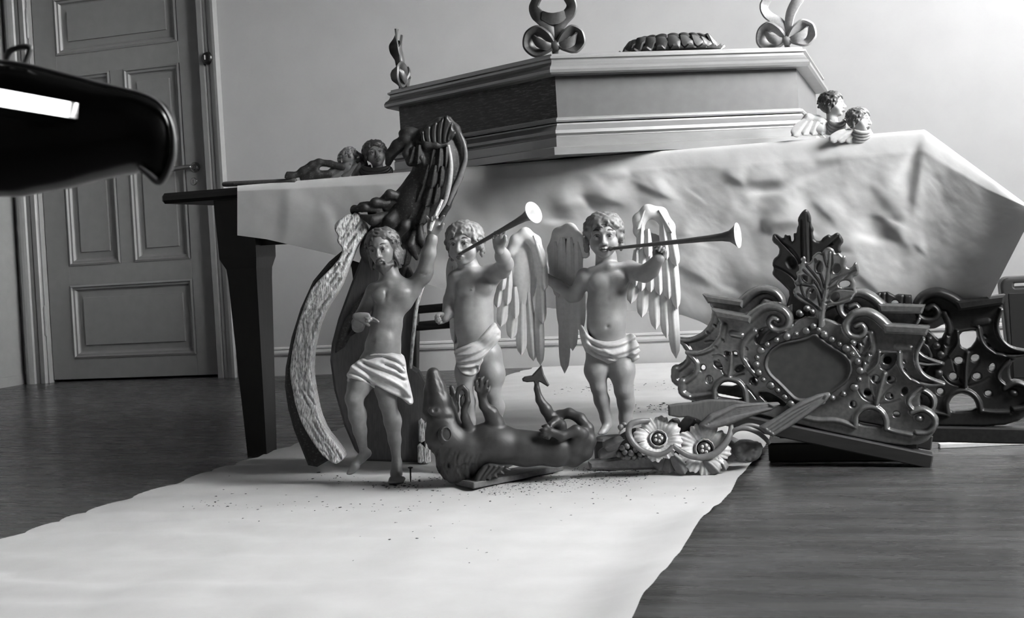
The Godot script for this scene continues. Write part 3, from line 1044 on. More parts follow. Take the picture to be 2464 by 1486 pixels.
# ---------- heads, hands, feathers ----------
# a carved head 100 units high, eyes at the middle, face towards +z
func head_shape(child: bool) -> Acc:
	var key := "head%s" % child
	if noises.has(key): return noises[key]
	var g := Clay.new(Vector3(-50, -72, -52), Vector3(50, 56, 60), 2.0)
	var s := 1.0 if child else 0.92
	g.egg(Vector3(0, 9, -5), Vector3(37 * s, 41, 42), 4)
	g.egg(Vector3(0, -17, 8), Vector3(29 * s, 32, 29), 10)
	if child:
		for k: float in [-1, 1]: g.egg(Vector3(17 * k, -19, 19), Vector3(14, 14, 13), 8)
		g.egg(Vector3(0, -41, 22), Vector3(10, 8, 9), 7)
	else:
		for k: float in [-1, 1]: g.egg(Vector3(17 * k, -12, 21), Vector3(9, 9, 9), 9)
		g.egg(Vector3(0, -42, 22), Vector3(11, 9, 10), 8)
	for k: float in [-1, 1]:
		g.cap(Vector3(6 * k, 9, 36), Vector3(24 * k, 7, 27), 4, 3, 7)
		g.egg(Vector3(15 * k, -1, 41), Vector3(11, 7, 9), 6, true)
		g.egg(Vector3(14.5 * k, -1.5, 28), Vector3(7.5, 6.5, 8), 1.5)
		g.chain([Vector3(6 * k, -1, 32), Vector3(10 * k, 4, 35), Vector3(16 * k, 5, 34.5), Vector3(22.5 * k, 0, 28)], [1.8, 2.5, 2.5, 1.6], 1.5)
		g.chain([Vector3(7 * k, -3, 32), Vector3(12 * k, -7, 34), Vector3(18 * k, -6.5, 32.5), Vector3(22 * k, -2, 28)], [1.2, 1.6, 1.6, 1.2], 2)
		g.egg(Vector3(38 * k * s, -6, -4), Vector3(5, 12, 8), 4)
		g.egg(Vector3(43 * k * s, -4, 0), Vector3(4, 7, 4.5), 3, true)
	g.cap(Vector3(0, 4, 36), Vector3(0, -15, 44), 3.6, 5.0, 5)
	g.egg(Vector3(0, -17, 44), Vector3(6, 5, 6), 3)
	for k: float in [-1, 1]:
		g.egg(Vector3(6 * k, -18.5, 39.5), Vector3(4, 4, 5), 3)
		g.egg(Vector3(3.2 * k, -22, 43), Vector3(1.8, 1.6, 2.6), 1, true)
	g.chain([Vector3(-9, -31, 34), Vector3(-3, -28.5, 38.5), Vector3(0, -29.5, 38.5), Vector3(3, -28.5, 38.5), Vector3(9, -31, 34)], [1.8, 3, 2.6, 3, 1.8], 3)
	g.chain([Vector3(-7, -33.5, 34.5), Vector3(0, -34.5, 37.5), Vector3(7, -33.5, 34.5)], [2, 3.4, 2], 3)
	g.chain([Vector3(-9, -31.5, 37), Vector3(0, -31.8, 42), Vector3(9, -31.5, 37)], [0.5, 0.7, 0.5], 1.0, true)
	g.cap(Vector3(0, -26, -10), Vector3(0, -72, -12), 19, 22, 9)
	var a := Acc.new()
	g.into(a)
	noises[key] = a
	return a

func add_to(acc: Acc, other: Acc, xf: Transform3D) -> void:
	var n := acc.v.size()
	for p in other.v: acc.v.append(xf * p)
	for k in other.i: acc.i.append(n + k)

# painted eyes, brows and lips, in head units
func face_marks(parent: Node3D, xf: Transform3D, scale: float, beard := false) -> void:
	for k: float in [-1, 1]:
		var a := Acc.new()
		a.ball(Vector3(14.2 * k, -1.0, 33.6), Vector3(3.7, 3.5, 2.8), 12, 8)
		a.moved(xf)
		piece("iris", a, mats.dark_paint, parent, scale)
		a = Acc.new()
		a.tube([Vector3(6.5 * k, -0.6, 33.6), Vector3(10.5 * k, 2.6, 36.9), Vector3(16 * k, 3.2, 36.4), Vector3(22.5 * k, -1.0, 29.8)], [0.5, 1.0, 1.0, 0.5], 6)
		a.moved(xf)
		piece("eyelid", a, mats.brow_paint, parent, scale)
		a = Acc.new()
		a.tube([Vector3(6.5 * k, 9.5, 38.6), Vector3(13 * k, 13, 36.5), Vector3(20 * k, 12.5, 32.6), Vector3(25.5 * k, 8.5, 26.5)], [1.0, 1.9, 1.6, 0.6], 6, 0.6)
		a.moved(xf)
		piece("eyebrow", a, mats.brow_paint, parent, scale)
	var l := Acc.new()
	l.tube([Vector3(-9.5, -31.4, 35.0), Vector3(-3.5, -29.4, 40.6), Vector3(0, -30.2, 41.0), Vector3(3.5, -29.4, 40.6), Vector3(9.5, -31.4, 35.0)], [0.8, 2.0, 1.8, 2.0, 0.8], 8)
	l.tube([Vector3(-8, -32.6, 36.2), Vector3(-3, -34.2, 39.6), Vector3(3, -34.2, 39.6), Vector3(8, -32.6, 36.2)], [0.8, 2.2, 2.2, 0.8], 8)
	l.moved(xf)
	piece("lips", l, mats.lip_paint, parent, scale)

# a cap of curls in head units; seed_ varies them
func curls(seed_: int, long := false) -> Acc:
	var g := Clay.new(Vector3(-60, -60, -64), Vector3(60, 66, 56), 2.2)
	var rng := RandomNumberGenerator.new(); rng.seed = seed_
	g.egg(Vector3(0, 11, -8), Vector3(42, 44, 46), 2)
	g.egg(Vector3(0, -18, 36), Vector3(33, 42, 34), 3, true)
	g.egg(Vector3(0, -52, -6), Vector3(60, 26, 60), 3, true)
	var ring := []
	for k in 13:   # the locks that frame the face
		var t := PI * (k / 12.0)
		var p := Vector3(cos(t) * 37, 1 + sin(t) * 33 - (8 if absf(cos(t)) > 0.9 else 0), -6 + sin(t) * 33)
		ring.append(p)
	for p: Vector3 in ring: lock(g, p, Vector3(p.x * 0.4, p.y * 0.5, 14).normalized(), rng, 9.5)
	for k in 60:   # strands that run down from the crown
		var az := TAU * k / 60.0 * 7.0 + rng.randf_range(-0.2, 0.2)
		var th := rng.randf_range(0.25, 1.25)
		if long: th = 0.25 + 0.9 * float(k % 6) / 6.0
		if absf(wrapf(az, -PI, PI)) < 0.75 and th > 0.75: th = rng.randf_range(0.2, 0.6)
		var len_ := rng.randf_range(0.5, 0.8)
		var ph := rng.randf() * TAU
		var pts := []
		for m in 8:
			var t := m / 7.0
			var a := az + 0.17 * sin(ph + t * 6.5) / maxf(0.35, sin(th + t * len_))
			var q := th + t * len_
			var out := 1.0 + 0.035 * sin(ph + t * 8.0) + (0.08 * t * t)
			pts.append(Vector3(0, 9, -8) + Vector3(sin(a) * sin(q) * 42.5, cos(q) * 44, cos(a) * sin(q) * 45) * out)
		g.chain(pts, [3.2, 4.4, 4.8, 4.8, 4.6, 4.2, 3.6, 2.6], 1.6)
	if not long:
		for k: float in [-1, 1]:   # locks over the ears
			for m in 3: lock(g, Vector3(38 * k, -8 - m * 9, 2 - m * 9), Vector3(k, 0, 0.2), rng, 9.0)
	if long:
		for k: float in [-1, 1]:
			for m in 8:
				var x := (33.0 + (m % 4) * 2.0) * k
				var ph := m * 1.3
				var pts := []
				for q in 9: pts.append(Vector3(x + (q * 0.5 + 3.0 * sin(ph + q * 1.1)) * k, 14 - q * 8.5, 6 - m * 5.0 + 2.0 * cos(ph + q * 1.2)))
				g.chain(pts, [3.5, 4.6, 5, 5, 5, 4.8, 4.4, 3.8, 2.6], 1.8)
	var a := Acc.new()
	g.into(a)
	return a

func lock(g: Clay, p: Vector3, n: Vector3, rng: RandomNumberGenerator, size: float) -> void:
	var t := n.cross(Vector3(rng.randf_range(-1, 1), rng.randf_range(-1, 1), rng.randf_range(-1, 1))).normalized()
	var b := n.cross(t)
	var pts := []
	var w := rng.randf_range(4.2, 6.0)
	var s := -1.0 if rng.randf() < 0.5 else 1.0
	for k in 6:
		var a := k * 0.85
		pts.append(p + (t * cos(a) * s + b * sin(a)) * size * (1.0 - k * 0.13) + n * (1.0 + k * 0.6))
	g.chain(pts, [w * 0.7, w * 0.95, w, w * 0.85, w * 0.7, w * 0.5], 2.5)

# a hand 34 units long: wrist at the origin, fingers along +y, palm towards +z; bend: curl of each finger in radians, thumb on the side of +x * side
func hand_shape(acc: Acc, xf: Transform3D, bend: Array, side := 1.0, thumb_out := 0.6, spread := 0.1) -> void:
	var g := Clay.new(Vector3(-26, -14, -18), Vector3(26, 44, 30), 1.3)
	g.cap(Vector3(0, -7, 0), Vector3(0, 0, 0), 6.4, 6.6, 3)
	g.cap(Vector3(3.5 * side, 0, 0), Vector3(5.5 * side, 14, 0), 5.0, 4.2, 4)
	g.cap(Vector3(-3.5 * side, 0, 0), Vector3(-5.5 * side, 13, 0), 5.0, 4.0, 4)
	g.egg(Vector3(0, 8, 0), Vector3(9, 9, 4.6), 4)
	var lens := [15.5, 17.5, 16.5, 12.5]
	for f in 4:
		var x := (6.6 - f * 4.4) * side
		var p := Vector3(x, 15.5 - absf(f - 1.3) * 1.2, 0)
		var tilt := (1.5 - f) * spread * side
		var r := [3.0, 3.1, 3.0, 2.6][f] as float
		var a := 0.0
		for seg in 3:
			a += (bend[f] as float) * [0.8, 1.1, 0.7][seg]
			var l: float = lens[f] * [0.44, 0.32, 0.26][seg]
			var q := p + Vector3(sin(tilt) * cos(a), cos(tilt) * cos(a), sin(a)) * l
			g.cap(p, q, r, r * 0.88, 1.2)
			r *= 0.88
			p = q
	var tp := Vector3(6.5 * side, 2.5, 2.0)
	var d := Vector3(sin(thumb_out) * side, cos(thumb_out), 0.45).normalized()
	var t1 := tp + d * 8.0
	g.cap(tp, t1, 4.4, 3.4, 3)
	var d2 := (d + Vector3(-0.25 * side, 0.35, 0.3)).normalized()
	g.cap(t1, t1 + d2 * 7.0, 3.3, 2.7, 1.5)
	g.into(acc, xf)

# one carved feather from base to tip, w wide, with a raised quill
func feather(base: Vector3, tip: Vector3, w: float, thick := 5.0, sweep := 0.0) -> Acc:
	var a := Acc.new()
	var ax := tip - base
	var side := ax.cross(Vector3(0, 0, 1)).normalized()
	var up := side.cross(ax).normalized()
	var f := func(u: float, t: float, top: float) -> Vector3:
		var s := u * 2.0 - 1.0
		var half := w * 0.5 * (0.62 + 0.55 * sin(PI * minf(t * 0.9, 0.62)) ) * sqrt(maxf(0.0, 1.0 - pow(maxf(0.0, (t - 0.72) / 0.28), 2.2)))
		var barb := 0.35 * sin((t * 9.0 - absf(s) * 2.6) * TAU * 0.5)
		var hi := thick * (0.75 * (1.0 - s * s) + 0.35 * exp(-s * s * 60.0) - 0.05) + barb * (1.0 - absf(s)) * 0.5
		return base + ax * t + side * (half * s + sweep * sin(PI * t)) + up * (hi if top > 0.5 else -thick * 0.5)
	a.patch(8, 14, func(u: float, t: float) -> Vector3: return f.call(u, t, 1.0), false)
	a.patch(8, 14, func(u: float, t: float) -> Vector3: return f.call(1.0 - u, t, 0.0), false)
	a.patch(1, 14, func(u: float, t: float) -> Vector3: return f.call(0.0, t, 0.0).lerp(f.call(0.0, t, 1.0), u), false)
	a.patch(1, 14, func(u: float, t: float) -> Vector3: return f.call(1.0, t, 1.0).lerp(f.call(1.0, t, 0.0), u), false)
	a.orient(0, 0)
	return a

# list of [base x, base y, tip x, tip y, width, height above the wing]; o: the wing's zero
func feathers(list: Array, o: Vector2, z: float, m: Material, parent: Node3D, scale: float, back := 0.0, root := 0.0) -> void:
	for q: Array in list:
		var st := feather(Vector3(q[0] - o.x, o.y - q[1], z + q[5] * 1.5), Vector3(q[2] - o.x, o.y - q[3], z + q[5] * 1.5 + 1.0), q[4], 7.0, q[6] if q.size() > 6 else 0.0)
		if back > 0.0: st.warp(func(p: Vector3) -> Vector3: return p - Vector3(0, 0, maxf(0.0, root - p.x) * back))
		piece("feather", st, m, parent, scale)

func trumpet(label: String, a: Vector3, b: Vector3, scale: float, root_at: Vector3, bell: float) -> void:
	var t := thing("trumpet", label, "trumpet", root_at + look * (a * scale), look)
	var ax := b - a
	var l := ax.length()
	var s := Acc.new()
	s.lathe(Vector3(), ax, [Vector2(-4, 0), Vector2(-4, 5.5), Vector2(-1, 6.2), Vector2(2, 4.6), Vector2(5, 3.6), Vector2(7, 3.6), Vector2(9, 4.6), Vector2(11, 3.8), Vector2(l * 0.3, 4.6), Vector2(l * 0.6, 6.0), Vector2(l * 0.78, 7.4), Vector2(l * 0.88, 9.4), Vector2(l * 0.94, 13), Vector2(l * 0.975, bell * 0.72), Vector2(l, bell)], 24)
	piece("tube", s, mats.horn, t, scale)
	s = Acc.new()
	s.lathe(Vector3(), ax, [Vector2(l, bell), Vector2(l + 1.5, bell * 0.985), Vector2(l + 0.8, bell * 0.93), Vector2(l - 1.5, bell * 0.72), Vector2(l * 0.955, bell * 0.4), Vector2(l * 0.93, bell * 0.2), Vector2(l * 0.9, 0.0)], 28)
	piece("bell", s, mats.bell, t, scale, "pale painted inside of the bell")


# ---------- the risen figure ----------
func build_christ() -> void:
	var Z := 2.93
	var sc := Z / LENS
	var o := Vector2(955, 1168)
	var P := func(x: float, y: float, z := 0.0) -> Vector3: return Vector3(x - o.x, o.y - y, z)
	var where := at(o.x, o.y, Z)
	where.y = 0.012
	var t := thing("statue", "carved wooden statuette of a bearded man in a loincloth with one arm raised", "statue", where, look)
	var g := Clay.new(P.call(820, 1180, -62), P.call(1075, 520, 70), 3.6)
	# trunk
	g.egg(P.call(948, 722, -2), Vector3(52, 50, 34), 10)
	g.egg(P.call(930, 790, 0), Vector3(40, 52, 31), 20)
	g.egg(P.call(922, 845, 0), Vector3(44, 42, 33), 20)
	g.egg(P.call(922, 885, -2), Vector3(46, 40, 34), 16)
	for q: Array in [[922, 722], [965, 716]]: g.egg(P.call(q[0], q[1], 24), Vector3(23, 17, 13), 10)
	g.egg(P.call(922, 830, 26), Vector3(24, 24, 11), 12)
	g.egg(P.call(904, 829, 35), Vector3(3.5, 5, 6), 4, true)
	g.chain([P.call(935, 690, 30), P.call(928, 750, 36), P.call(915, 810, 36)], [1.5, 2, 1.5], 6, true)
	g.cap(P.call(941, 692, -6), P.call(934, 655, -4), 26, 23, 12)
	g.chain([P.call(905, 700, 14), P.call(938, 694, 22), P.call(978, 692, 12)], [5, 6, 5], 8)
	# raised arm
	g.egg(P.call(990, 708, -4), Vector3(24, 24, 22), 12)
	g.chain([P.call(990, 706, -2), P.call(1018, 676, 4), P.call(1024, 664, 6), P.call(1032, 622, 8), P.call(1040, 588, 10), P.call(1043, 570, 10)], [21, 19, 19, 18, 13, 10], 8)
	g.chain([P.call(1012, 668, 22), P.call(1026, 672, 25), P.call(1036, 668, 22)], [1.2, 1.5, 1.2], 3, true)
	# bent arm
	g.egg(P.call(902, 712, -6), Vector3(20, 22, 20), 10)
	g.chain([P.call(898, 714, -6), P.call(868, 772, -14), P.call(862, 796, -4), P.call(862, 786, 16), P.call(870, 772, 36)], [18, 15, 14, 12, 8], 8)
	# legs
	g.chain([P.call(893, 885, 0), P.call(868, 935, 16), P.call(856, 965, 24)], [30, 27, 22], 12)
	g.egg(P.call(856, 962, 30), Vector3(17, 18, 14), 8)
	g.chain([P.call(856, 970, 22), P.call(862, 1010, 12), P.call(868, 1045, 10), P.call(876, 1090, 12)], [20, 20, 16, 10], 8)
	g.egg(P.call(866, 1010, 2), Vector3(17, 28, 16), 8)
	g.chain([P.call(884, 1100, 8), P.call(872, 1110, 18), P.call(857, 1126, 30), P.call(848, 1138, 36)], [12, 11, 9, 6], 6)
	g.chain([P.call(930, 900, 0), P.call(932, 945, 8), P.call(934, 978, 10)], [30, 27, 21], 12)
	g.egg(P.call(933, 972, 18), Vector3(17, 19, 14), 8)
	g.chain([P.call(936, 985, 8), P.call(945, 1025, 0), P.call(950, 1070, -4), P.call(955, 1120, -4)], [20, 20, 15, 10], 8)
	g.egg(P.call(948, 1025, -8), Vector3(17, 30, 16), 8)
	g.chain([P.call(955, 1125, -4), P.call(955, 1148, 8), P.call(956, 1160, 24)], [13, 14, 12], 6)
	for q: Array in [[943, 40, 6.0], [951, 42, 5.0], [958, 42, 4.8], [965, 40, 4.6], [971, 37, 4.4]]:
		g.cap(P.call(q[0] + 2, 1157, 26), P.call(q[0] + 1, 1163, q[1]), 6.0, q[2], 2)
	for q: Array in [[843, 1142, 5.0], [849, 1143, 4.4], [854, 1141, 4.2], [859, 1138, 4]]:
		g.cap(P.call(q[0] + 8, q[1] - 10, 32), P.call(q[0], q[1], 40), 5, q[2] * 0.9, 2)
	var b := Acc.new()
	g.into(b)
	var hx := Transform3D(Basis(Vector3(0, 0, 1), 0.17) * Basis(Vector3(0, 1, 0), -0.22) * Basis(Vector3(1, 0, 0), 0.05) * Basis().scaled(Vector3.ONE * 0.93), P.call(921, 609, 12))
	add_to(b, head_shape(false), hx)
	# the raised hand grips a stick, the other points
	hand_shape(b, Transform3D(Basis(Vector3(0, 0, 1), -0.12).scaled(Vector3.ONE * 1.65), P.call(1043, 570, 10)), [0.35, 0.75, 0.9, 0.45], 1.0, 0.75, 0.35)
	hand_shape(b, Transform3D((Basis(Vector3(0, 0, 1), -PI / 2 - 0.05) * Basis(Vector3(0, 1, 0), 0.9)).scaled(Vector3.ONE * 1.4), P.call(872, 771, 38)), [0.1, 0.25, 1.2, 1.25], 1.0, 0.5, 0.05)
	var body := piece("body", b, mats.flesh_dark, t, sc)
	face_marks(body, hx, sc)
	var h := curls(4, true)
	h.moved(hx * Transform3D(Basis().scaled(Vector3(0.95, 0.95, 0.95)), Vector3(0, 2, -5)))
	piece("hair", h, mats.hair_brown, t, sc)
	# beard and moustache
	var bg := Clay.new(Vector3(-40, -80, -14), Vector3(40, -14, 56), 2.0)
	var rng := RandomNumberGenerator.new(); rng.seed = 8
	bg.egg(Vector3(0, -46, 17), Vector3(20, 16, 18), 4)
	bg.egg(Vector3(0, -16, 30), Vector3(25, 24, 30), 3, true)
	bg.egg(Vector3(0, -33, 40), Vector3(9, 3.5, 9), 2, true)
	for k in 20:
		var x := lerpf(-24, 24, k / 19.0)
		var zz := 35.0 - x * x * 0.026
		var low := -64.0 + absf(x) * 0.55 + rng.randf_range(-3, 3)
		bg.chain([Vector3(x, -40 + absf(x) * 0.2, zz - 8 - absf(x) * 0.3), Vector3(x * 1.02 + rng.randf_range(-1.5, 1.5), -47 + absf(x) * 0.15, zz - 3 - absf(x) * 0.2), Vector3(x * 0.62, low, zz - 10 + rng.randf_range(-2, 2))], [3.4, 4.2, 2.0], 3.0)
	for k: float in [-1, 1]: bg.chain([Vector3(1.5 * k, -26.5, 40.5), Vector3(6 * k, -28, 38.6), Vector3(10.5 * k, -32, 34), Vector3(12 * k, -39, 30)], [1.6, 2.4, 2.2, 2.6], 4.0)
	var ba := Acc.new()
	bg.into(ba)
	ba.moved(hx)
	piece("beard", ba, mats.hair_brown, t, sc)
	# loincloth
	var c := Clay.new(P.call(820, 1005, -56), P.call(1010, 840, 66), 2.8)
	c.egg(P.call(923, 898, 0), Vector3(54, 47, 47), 6)
	c.egg(P.call(956, 882, 6), Vector3(30, 34, 38), 8)
	c.egg(P.call(872, 908, 8), Vector3(38, 34, 36), 10)
	c.egg(P.call(948, 930, 4), Vector3(42, 38, 38), 10)
	c.chain([P.call(958, 900, 6), P.call(980, 940, 8), P.call(990, 976, 10)], [24, 22, 15], 8)
	var lines := [[886, 864, 915, 859, 955, 868, 974, 884], [876, 874, 905, 882, 945, 897, 978, 916], [866, 882, 890, 895, 925, 912, 965, 934, 986, 958], [852, 892, 880, 908, 910, 932, 950, 953, 990, 978], [842, 910, 870, 918, 895, 934, 908, 948], [842, 926, 866, 929, 890, 938], [972, 900, 984, 942, 991, 978], [930, 876, 955, 884, 974, 900]]
	var ridges := []; var furrows := []
	for l: Array in lines:
		var pts := []; var low := []
		for k in range(0, l.size(), 2):
			pts.append(Vector2(l[k] - o.x, o.y - l[k + 1])); low.append(Vector2(l[k] - o.x + 2, o.y - l[k + 1] - 8))
		ridges.append(flow(pts)); furrows.append(flow(low))
	c.clip(soft(outline([[880, 858], [905, 852], [940, 856], [970, 864], [976, 885], [980, 915], [988, 945], [996, 976], [990, 985], [974, 976], [958, 958], [940, 950], [925, 948], [912, 954], [904, 950], [895, 940], [880, 935], [865, 935], [846, 937], [837, 930], [840, 908], [850, 888], [862, 879], [874, 870]], o)))
	c.creases(ridges, 4.5, 5.0); c.creases(furrows, 3.5, -3.5)
	var ca := Acc.new()
	c.into(ca)
	piece("loincloth", ca, mats.cloth, t, sc)
	# the rod in the raised hand
	var st := Acc.new()
	st.tube([P.call(1036, 566, 26), P.call(1050, 530, 24), P.call(1066, 492, 20)], [5, 4.5, 3.5], 10)
	var rod := piece("stick", st, mats.raw_wood, self, sc)
	rod.transform = Transform3D(look, where)
	tag(rod, "short pale stick gripped in the raised hand of the bearded statuette", "stick")


# ---------- the two trumpeters ----------
func build_trumpeters() -> void:
	var hair1 := curls(11); var hair2 := curls(23)
	trumpeter_near(hair2)
	trumpeter_far(hair1)


func plinth(px: float, where: Vector3, high: float, half: Vector2, label: String) -> void:
	var s := Acc.new()
	var rng := RandomNumberGenerator.new(); rng.seed = int(px)
	var p := PackedVector2Array()
	for k in 14:
		var a := TAU * k / 14.0
		p.append(Vector2(cos(a) * half.x, sin(a) * half.y) * rng.randf_range(0.9, 1.06))
	s.prism(p, 0.0, high, 0.006)
	s.moved(Transform3D(Basis(Vector3(1, 0, 0), -PI / 2)))
	var o := piece("plinth", s, mats.old_wood)
	o.transform = Transform3D(look, Vector3(where.x, 0.013, where.z))
	o.basis = Basis(Vector3.UP, YAW)
	tag(o, label, "plinth")


func trumpeter_near(hair: Acc) -> void:
	var Z := 2.95
	var sc := Z / LENS
	var o := Vector2(1480, 1042)
	var P := func(x: float, y: float, z := 0.0) -> Vector3: return Vector3(x - o.x, o.y - y, z)
	var where := at(o.x, o.y, Z)
	plinth(1480, where, where.y - 0.020, Vector2(0.055, 0.04), "low worn wooden plinth under the trumpeting angel beside the flower carving")
	var t := thing("angel_statue", "carved winged child angel blowing a level trumpet, right of its twin, standing frontally", "statue", where, look, "")
	var g := Clay.new(P.call(1285, 1060, -95), P.call(1610, 585, 120), 3.2)
	g.egg(P.call(1463, 678, -2), Vector3(52, 46, 36), 8)
	g.egg(P.call(1460, 735, 2), Vector3(49, 52, 37), 20)
	g.egg(P.call(1459, 782, 6), Vector3(48, 42, 40), 20)
	g.egg(P.call(1466, 835, 0), Vector3(53, 40, 37), 18)
	for q: Array in [[1440, 678], [1487, 674]]: g.egg(P.call(q[0], q[1], 24), Vector3(23, 18, 14), 9)
	g.egg(P.call(1458, 783, 47), Vector3(5, 4, 6), 4, true)
	g.chain([P.call(1463, 660, 38), P.call(1461, 720, 40)], [1.5, 1.5], 6, true)
	g.cap(P.call(1463, 655, -4), P.call(1460, 615, 0), 26, 24, 12)
	g.chain([P.call(1420, 648, 16), P.call(1463, 640, 24), P.call(1508, 636, 16)], [7, 8, 7], 9)
	# arm with the trumpet
	g.egg(P.call(1514, 652, 0), Vector3(26, 26, 24), 12)
	g.chain([P.call(1514, 650, 4), P.call(1546, 657, 50), P.call(1558, 648, 66), P.call(1573, 622, 94)], [23, 20, 19, 14], 9)
	# arm stretched behind its neighbour
	g.egg(P.call(1408, 668, -4), Vector3(22, 24, 22), 12)
	g.chain([P.call(1406, 668, -4), P.call(1386, 708, -14), P.call(1376, 711, -20), P.call(1345, 688, -46), P.call(1308, 664, -78)], [19, 17, 16, 14, 11], 8)
	# legs
	g.chain([P.call(1440, 850, 0), P.call(1434, 890, 6), P.call(1440, 928, 8)], [30, 27, 19], 12)
	g.chain([P.call(1440, 930, 8), P.call(1448, 962, 0), P.call(1458, 1005, -2), P.call(1461, 1020, 0)], [18, 18, 13, 11], 8)
	g.chain([P.call(1460, 1022, 2), P.call(1452, 1032, 16), P.call(1446, 1036, 26)], [11, 9, 7], 5)
	g.chain([P.call(1492, 850, 0), P.call(1496, 890, 8), P.call(1500, 935, 10)], [33, 30, 23], 12)
	g.chain([P.call(1501, 940, 8), P.call(1507, 968, 0), P.call(1505, 1005, -2), P.call(1503, 1024, 0)], [22, 21, 15, 12], 8)
	g.chain([P.call(1503, 1024, 2), P.call(1500, 1034, 16), P.call(1497, 1037, 27)], [12, 10, 8], 5)
	for q in 4:
		g.cap(P.call(1441 + q * 4, 1036, 26), P.call(1438 + q * 4, 1038, 33 - q), 4, 3, 1.5)
		g.cap(P.call(1490 + q * 5, 1037, 28), P.call(1489 + q * 5, 1039, 35 - q), 4.4, 3.4, 1.5)
	var b := Acc.new()
	g.into(b)
	var hx := Transform3D(Basis(Vector3(0, 0, 1), 0.03) * Basis(Vector3(0, 1, 0), -0.10) * Basis().scaled(Vector3.ONE * 1.06), P.call(1452, 567, 10))
	add_to(b, head_shape(true), hx)
	hand_shape(b, Transform3D((Basis(Vector3(0, 0, 1), -0.30) * Basis(Vector3(0, 1, 0), -0.3)).scaled(Vector3.ONE * 1.45), P.call(1575, 624, 88)), [0.9, 1.05, 1.1, 1.15], -1.0, 0.4, 0.1)
	hand_shape(b, Transform3D(Basis(Vector3(0, 0, 1), 0.95) * Basis(Vector3(0, 1, 0), 0.6), P.call(1306, 662, -80)), [0.4, 0.5, 0.6, 0.6], 1.0, 0.5, 0.1)
	var body := piece("body", b, mats.flesh, t, sc)
	face_marks(body, hx, sc)
	hair.moved(hx)
	piece("hair", hair, mats.hair_fair, t, sc)
	var c := Clay.new(P.call(1380, 900, -52), P.call(1555, 765, 70), 2.8)
	c.egg(P.call(1466, 834, 0), Vector3(59, 42, 47), 6)
	c.egg(P.call(1410, 806, 8), Vector3(20, 38, 28), 8)
	c.egg(P.call(1522, 832, 8), Vector3(20, 38, 30), 8)
	var ridges := []; var furrows := []
	for l: Array in [[1399, 786, 1414, 810, 1450, 826, 1490, 824, 1524, 808], [1401, 804, 1420, 830, 1460, 846, 1500, 842, 1532, 828], [1405, 824, 1430, 850, 1470, 864, 1510, 856, 1536, 842], [1412, 842, 1438, 864, 1474, 874, 1512, 868, 1534, 858], [1450, 838, 1480, 854, 1520, 846]]:
		var pts := []; var low := []
		for k in range(0, l.size(), 2):
			pts.append(Vector2(l[k] - o.x, o.y - l[k + 1])); low.append(Vector2(l[k] - o.x, o.y - l[k + 1] - 8))
		ridges.append(flow(pts)); furrows.append(flow(low))
	c.clip(soft(outline([[1396, 776], [1403, 790], [1415, 806], [1435, 816], [1455, 819], [1480, 817], [1505, 808], [1521, 799], [1529, 815], [1538, 846], [1534, 863], [1520, 868], [1500, 874], [1475, 879], [1450, 872], [1430, 862], [1411, 850], [1401, 830], [1394, 800]], o)))
	c.creases(ridges, 4.5, 4.5); c.creases(furrows, 3.5, -3.0)
	var ca := Acc.new()
	c.into(ca)
	piece("loincloth", ca, mats.cloth, t, sc)
	# wing to the right: a rolled top and rows of feathers
	var w := Clay.new(P.call(1505, 780, -62), P.call(1660, 475, 10), 3.4)
	w.chain([P.call(1552, 585, -30), P.call(1540, 555, -28), P.call(1541, 528, -26), P.call(1562, 508, -26), P.call(1592, 514, -28), P.call(1612, 545, -32), P.call(1620, 590, -36), P.call(1624, 640, -40)], [8, 13, 16, 17, 17, 16, 14, 10], 7)
	w.egg(P.call(1572, 640, -46), Vector3(46, 82, 8), 5)
	w.egg(P.call(1572, 560, -18), Vector3(10, 34, 14), 5, true)
	w.cap(P.call(1500, 650, -40), P.call(1545, 640, -46), 16, 12, 8)
	var wa := Acc.new()
	w.into(wa)
	var wing := piece("wing", wa, mats.plume, t, sc)
	feathers([[1560, 600, 1548, 766, 27, 0], [1578, 600, 1582, 796, 27, 1], [1598, 600, 1608, 816, 25, 2], [1540, 610, 1521, 732, 25, 1], [1612, 610, 1631, 865, 25, 4],
		[1534, 600, 1532, 690, 18, 6], [1550, 590, 1546, 702, 20, 7], [1566, 590, 1568, 705, 20, 7], [1584, 590, 1590, 712, 20, 8], [1602, 570, 1612, 722, 22, 9], [1616, 560, 1632, 745, 22, 10],
		[1545, 540, 1541, 600, 16, 14, 0], [1560, 550, 1562, 618, 17, 13], [1596, 530, 1606, 625, 20, 14], [1610, 535, 1630, 640, 22, 15], [1586, 505, 1618, 560, 20, 16], [1552, 505, 1534, 552, 18, 16]], o, -38, mats.plume, wing, sc)
	# wing to the left, mostly in the dark
	w = Clay.new(P.call(1305, 720, -66), P.call(1425, 515, -4), 3.6)
	w.chain([P.call(1410, 610, -36), P.call(1392, 572, -36), P.call(1374, 552, -38), P.call(1350, 562, -40), P.call(1336, 600, -42), P.call(1334, 640, -44)], [12, 15, 17, 17, 15, 11], 7)
	w.egg(P.call(1368, 620, -48), Vector3(40, 70, 8), 5)
	wa = Acc.new()
	w.into(wa)
	wa.warp(func(p: Vector3) -> Vector3: return p - Vector3(0, 0, maxf(0.0, -60.0 - p.x) * 0.9))
	wing = piece("wing", wa, mats.plume, t, sc)
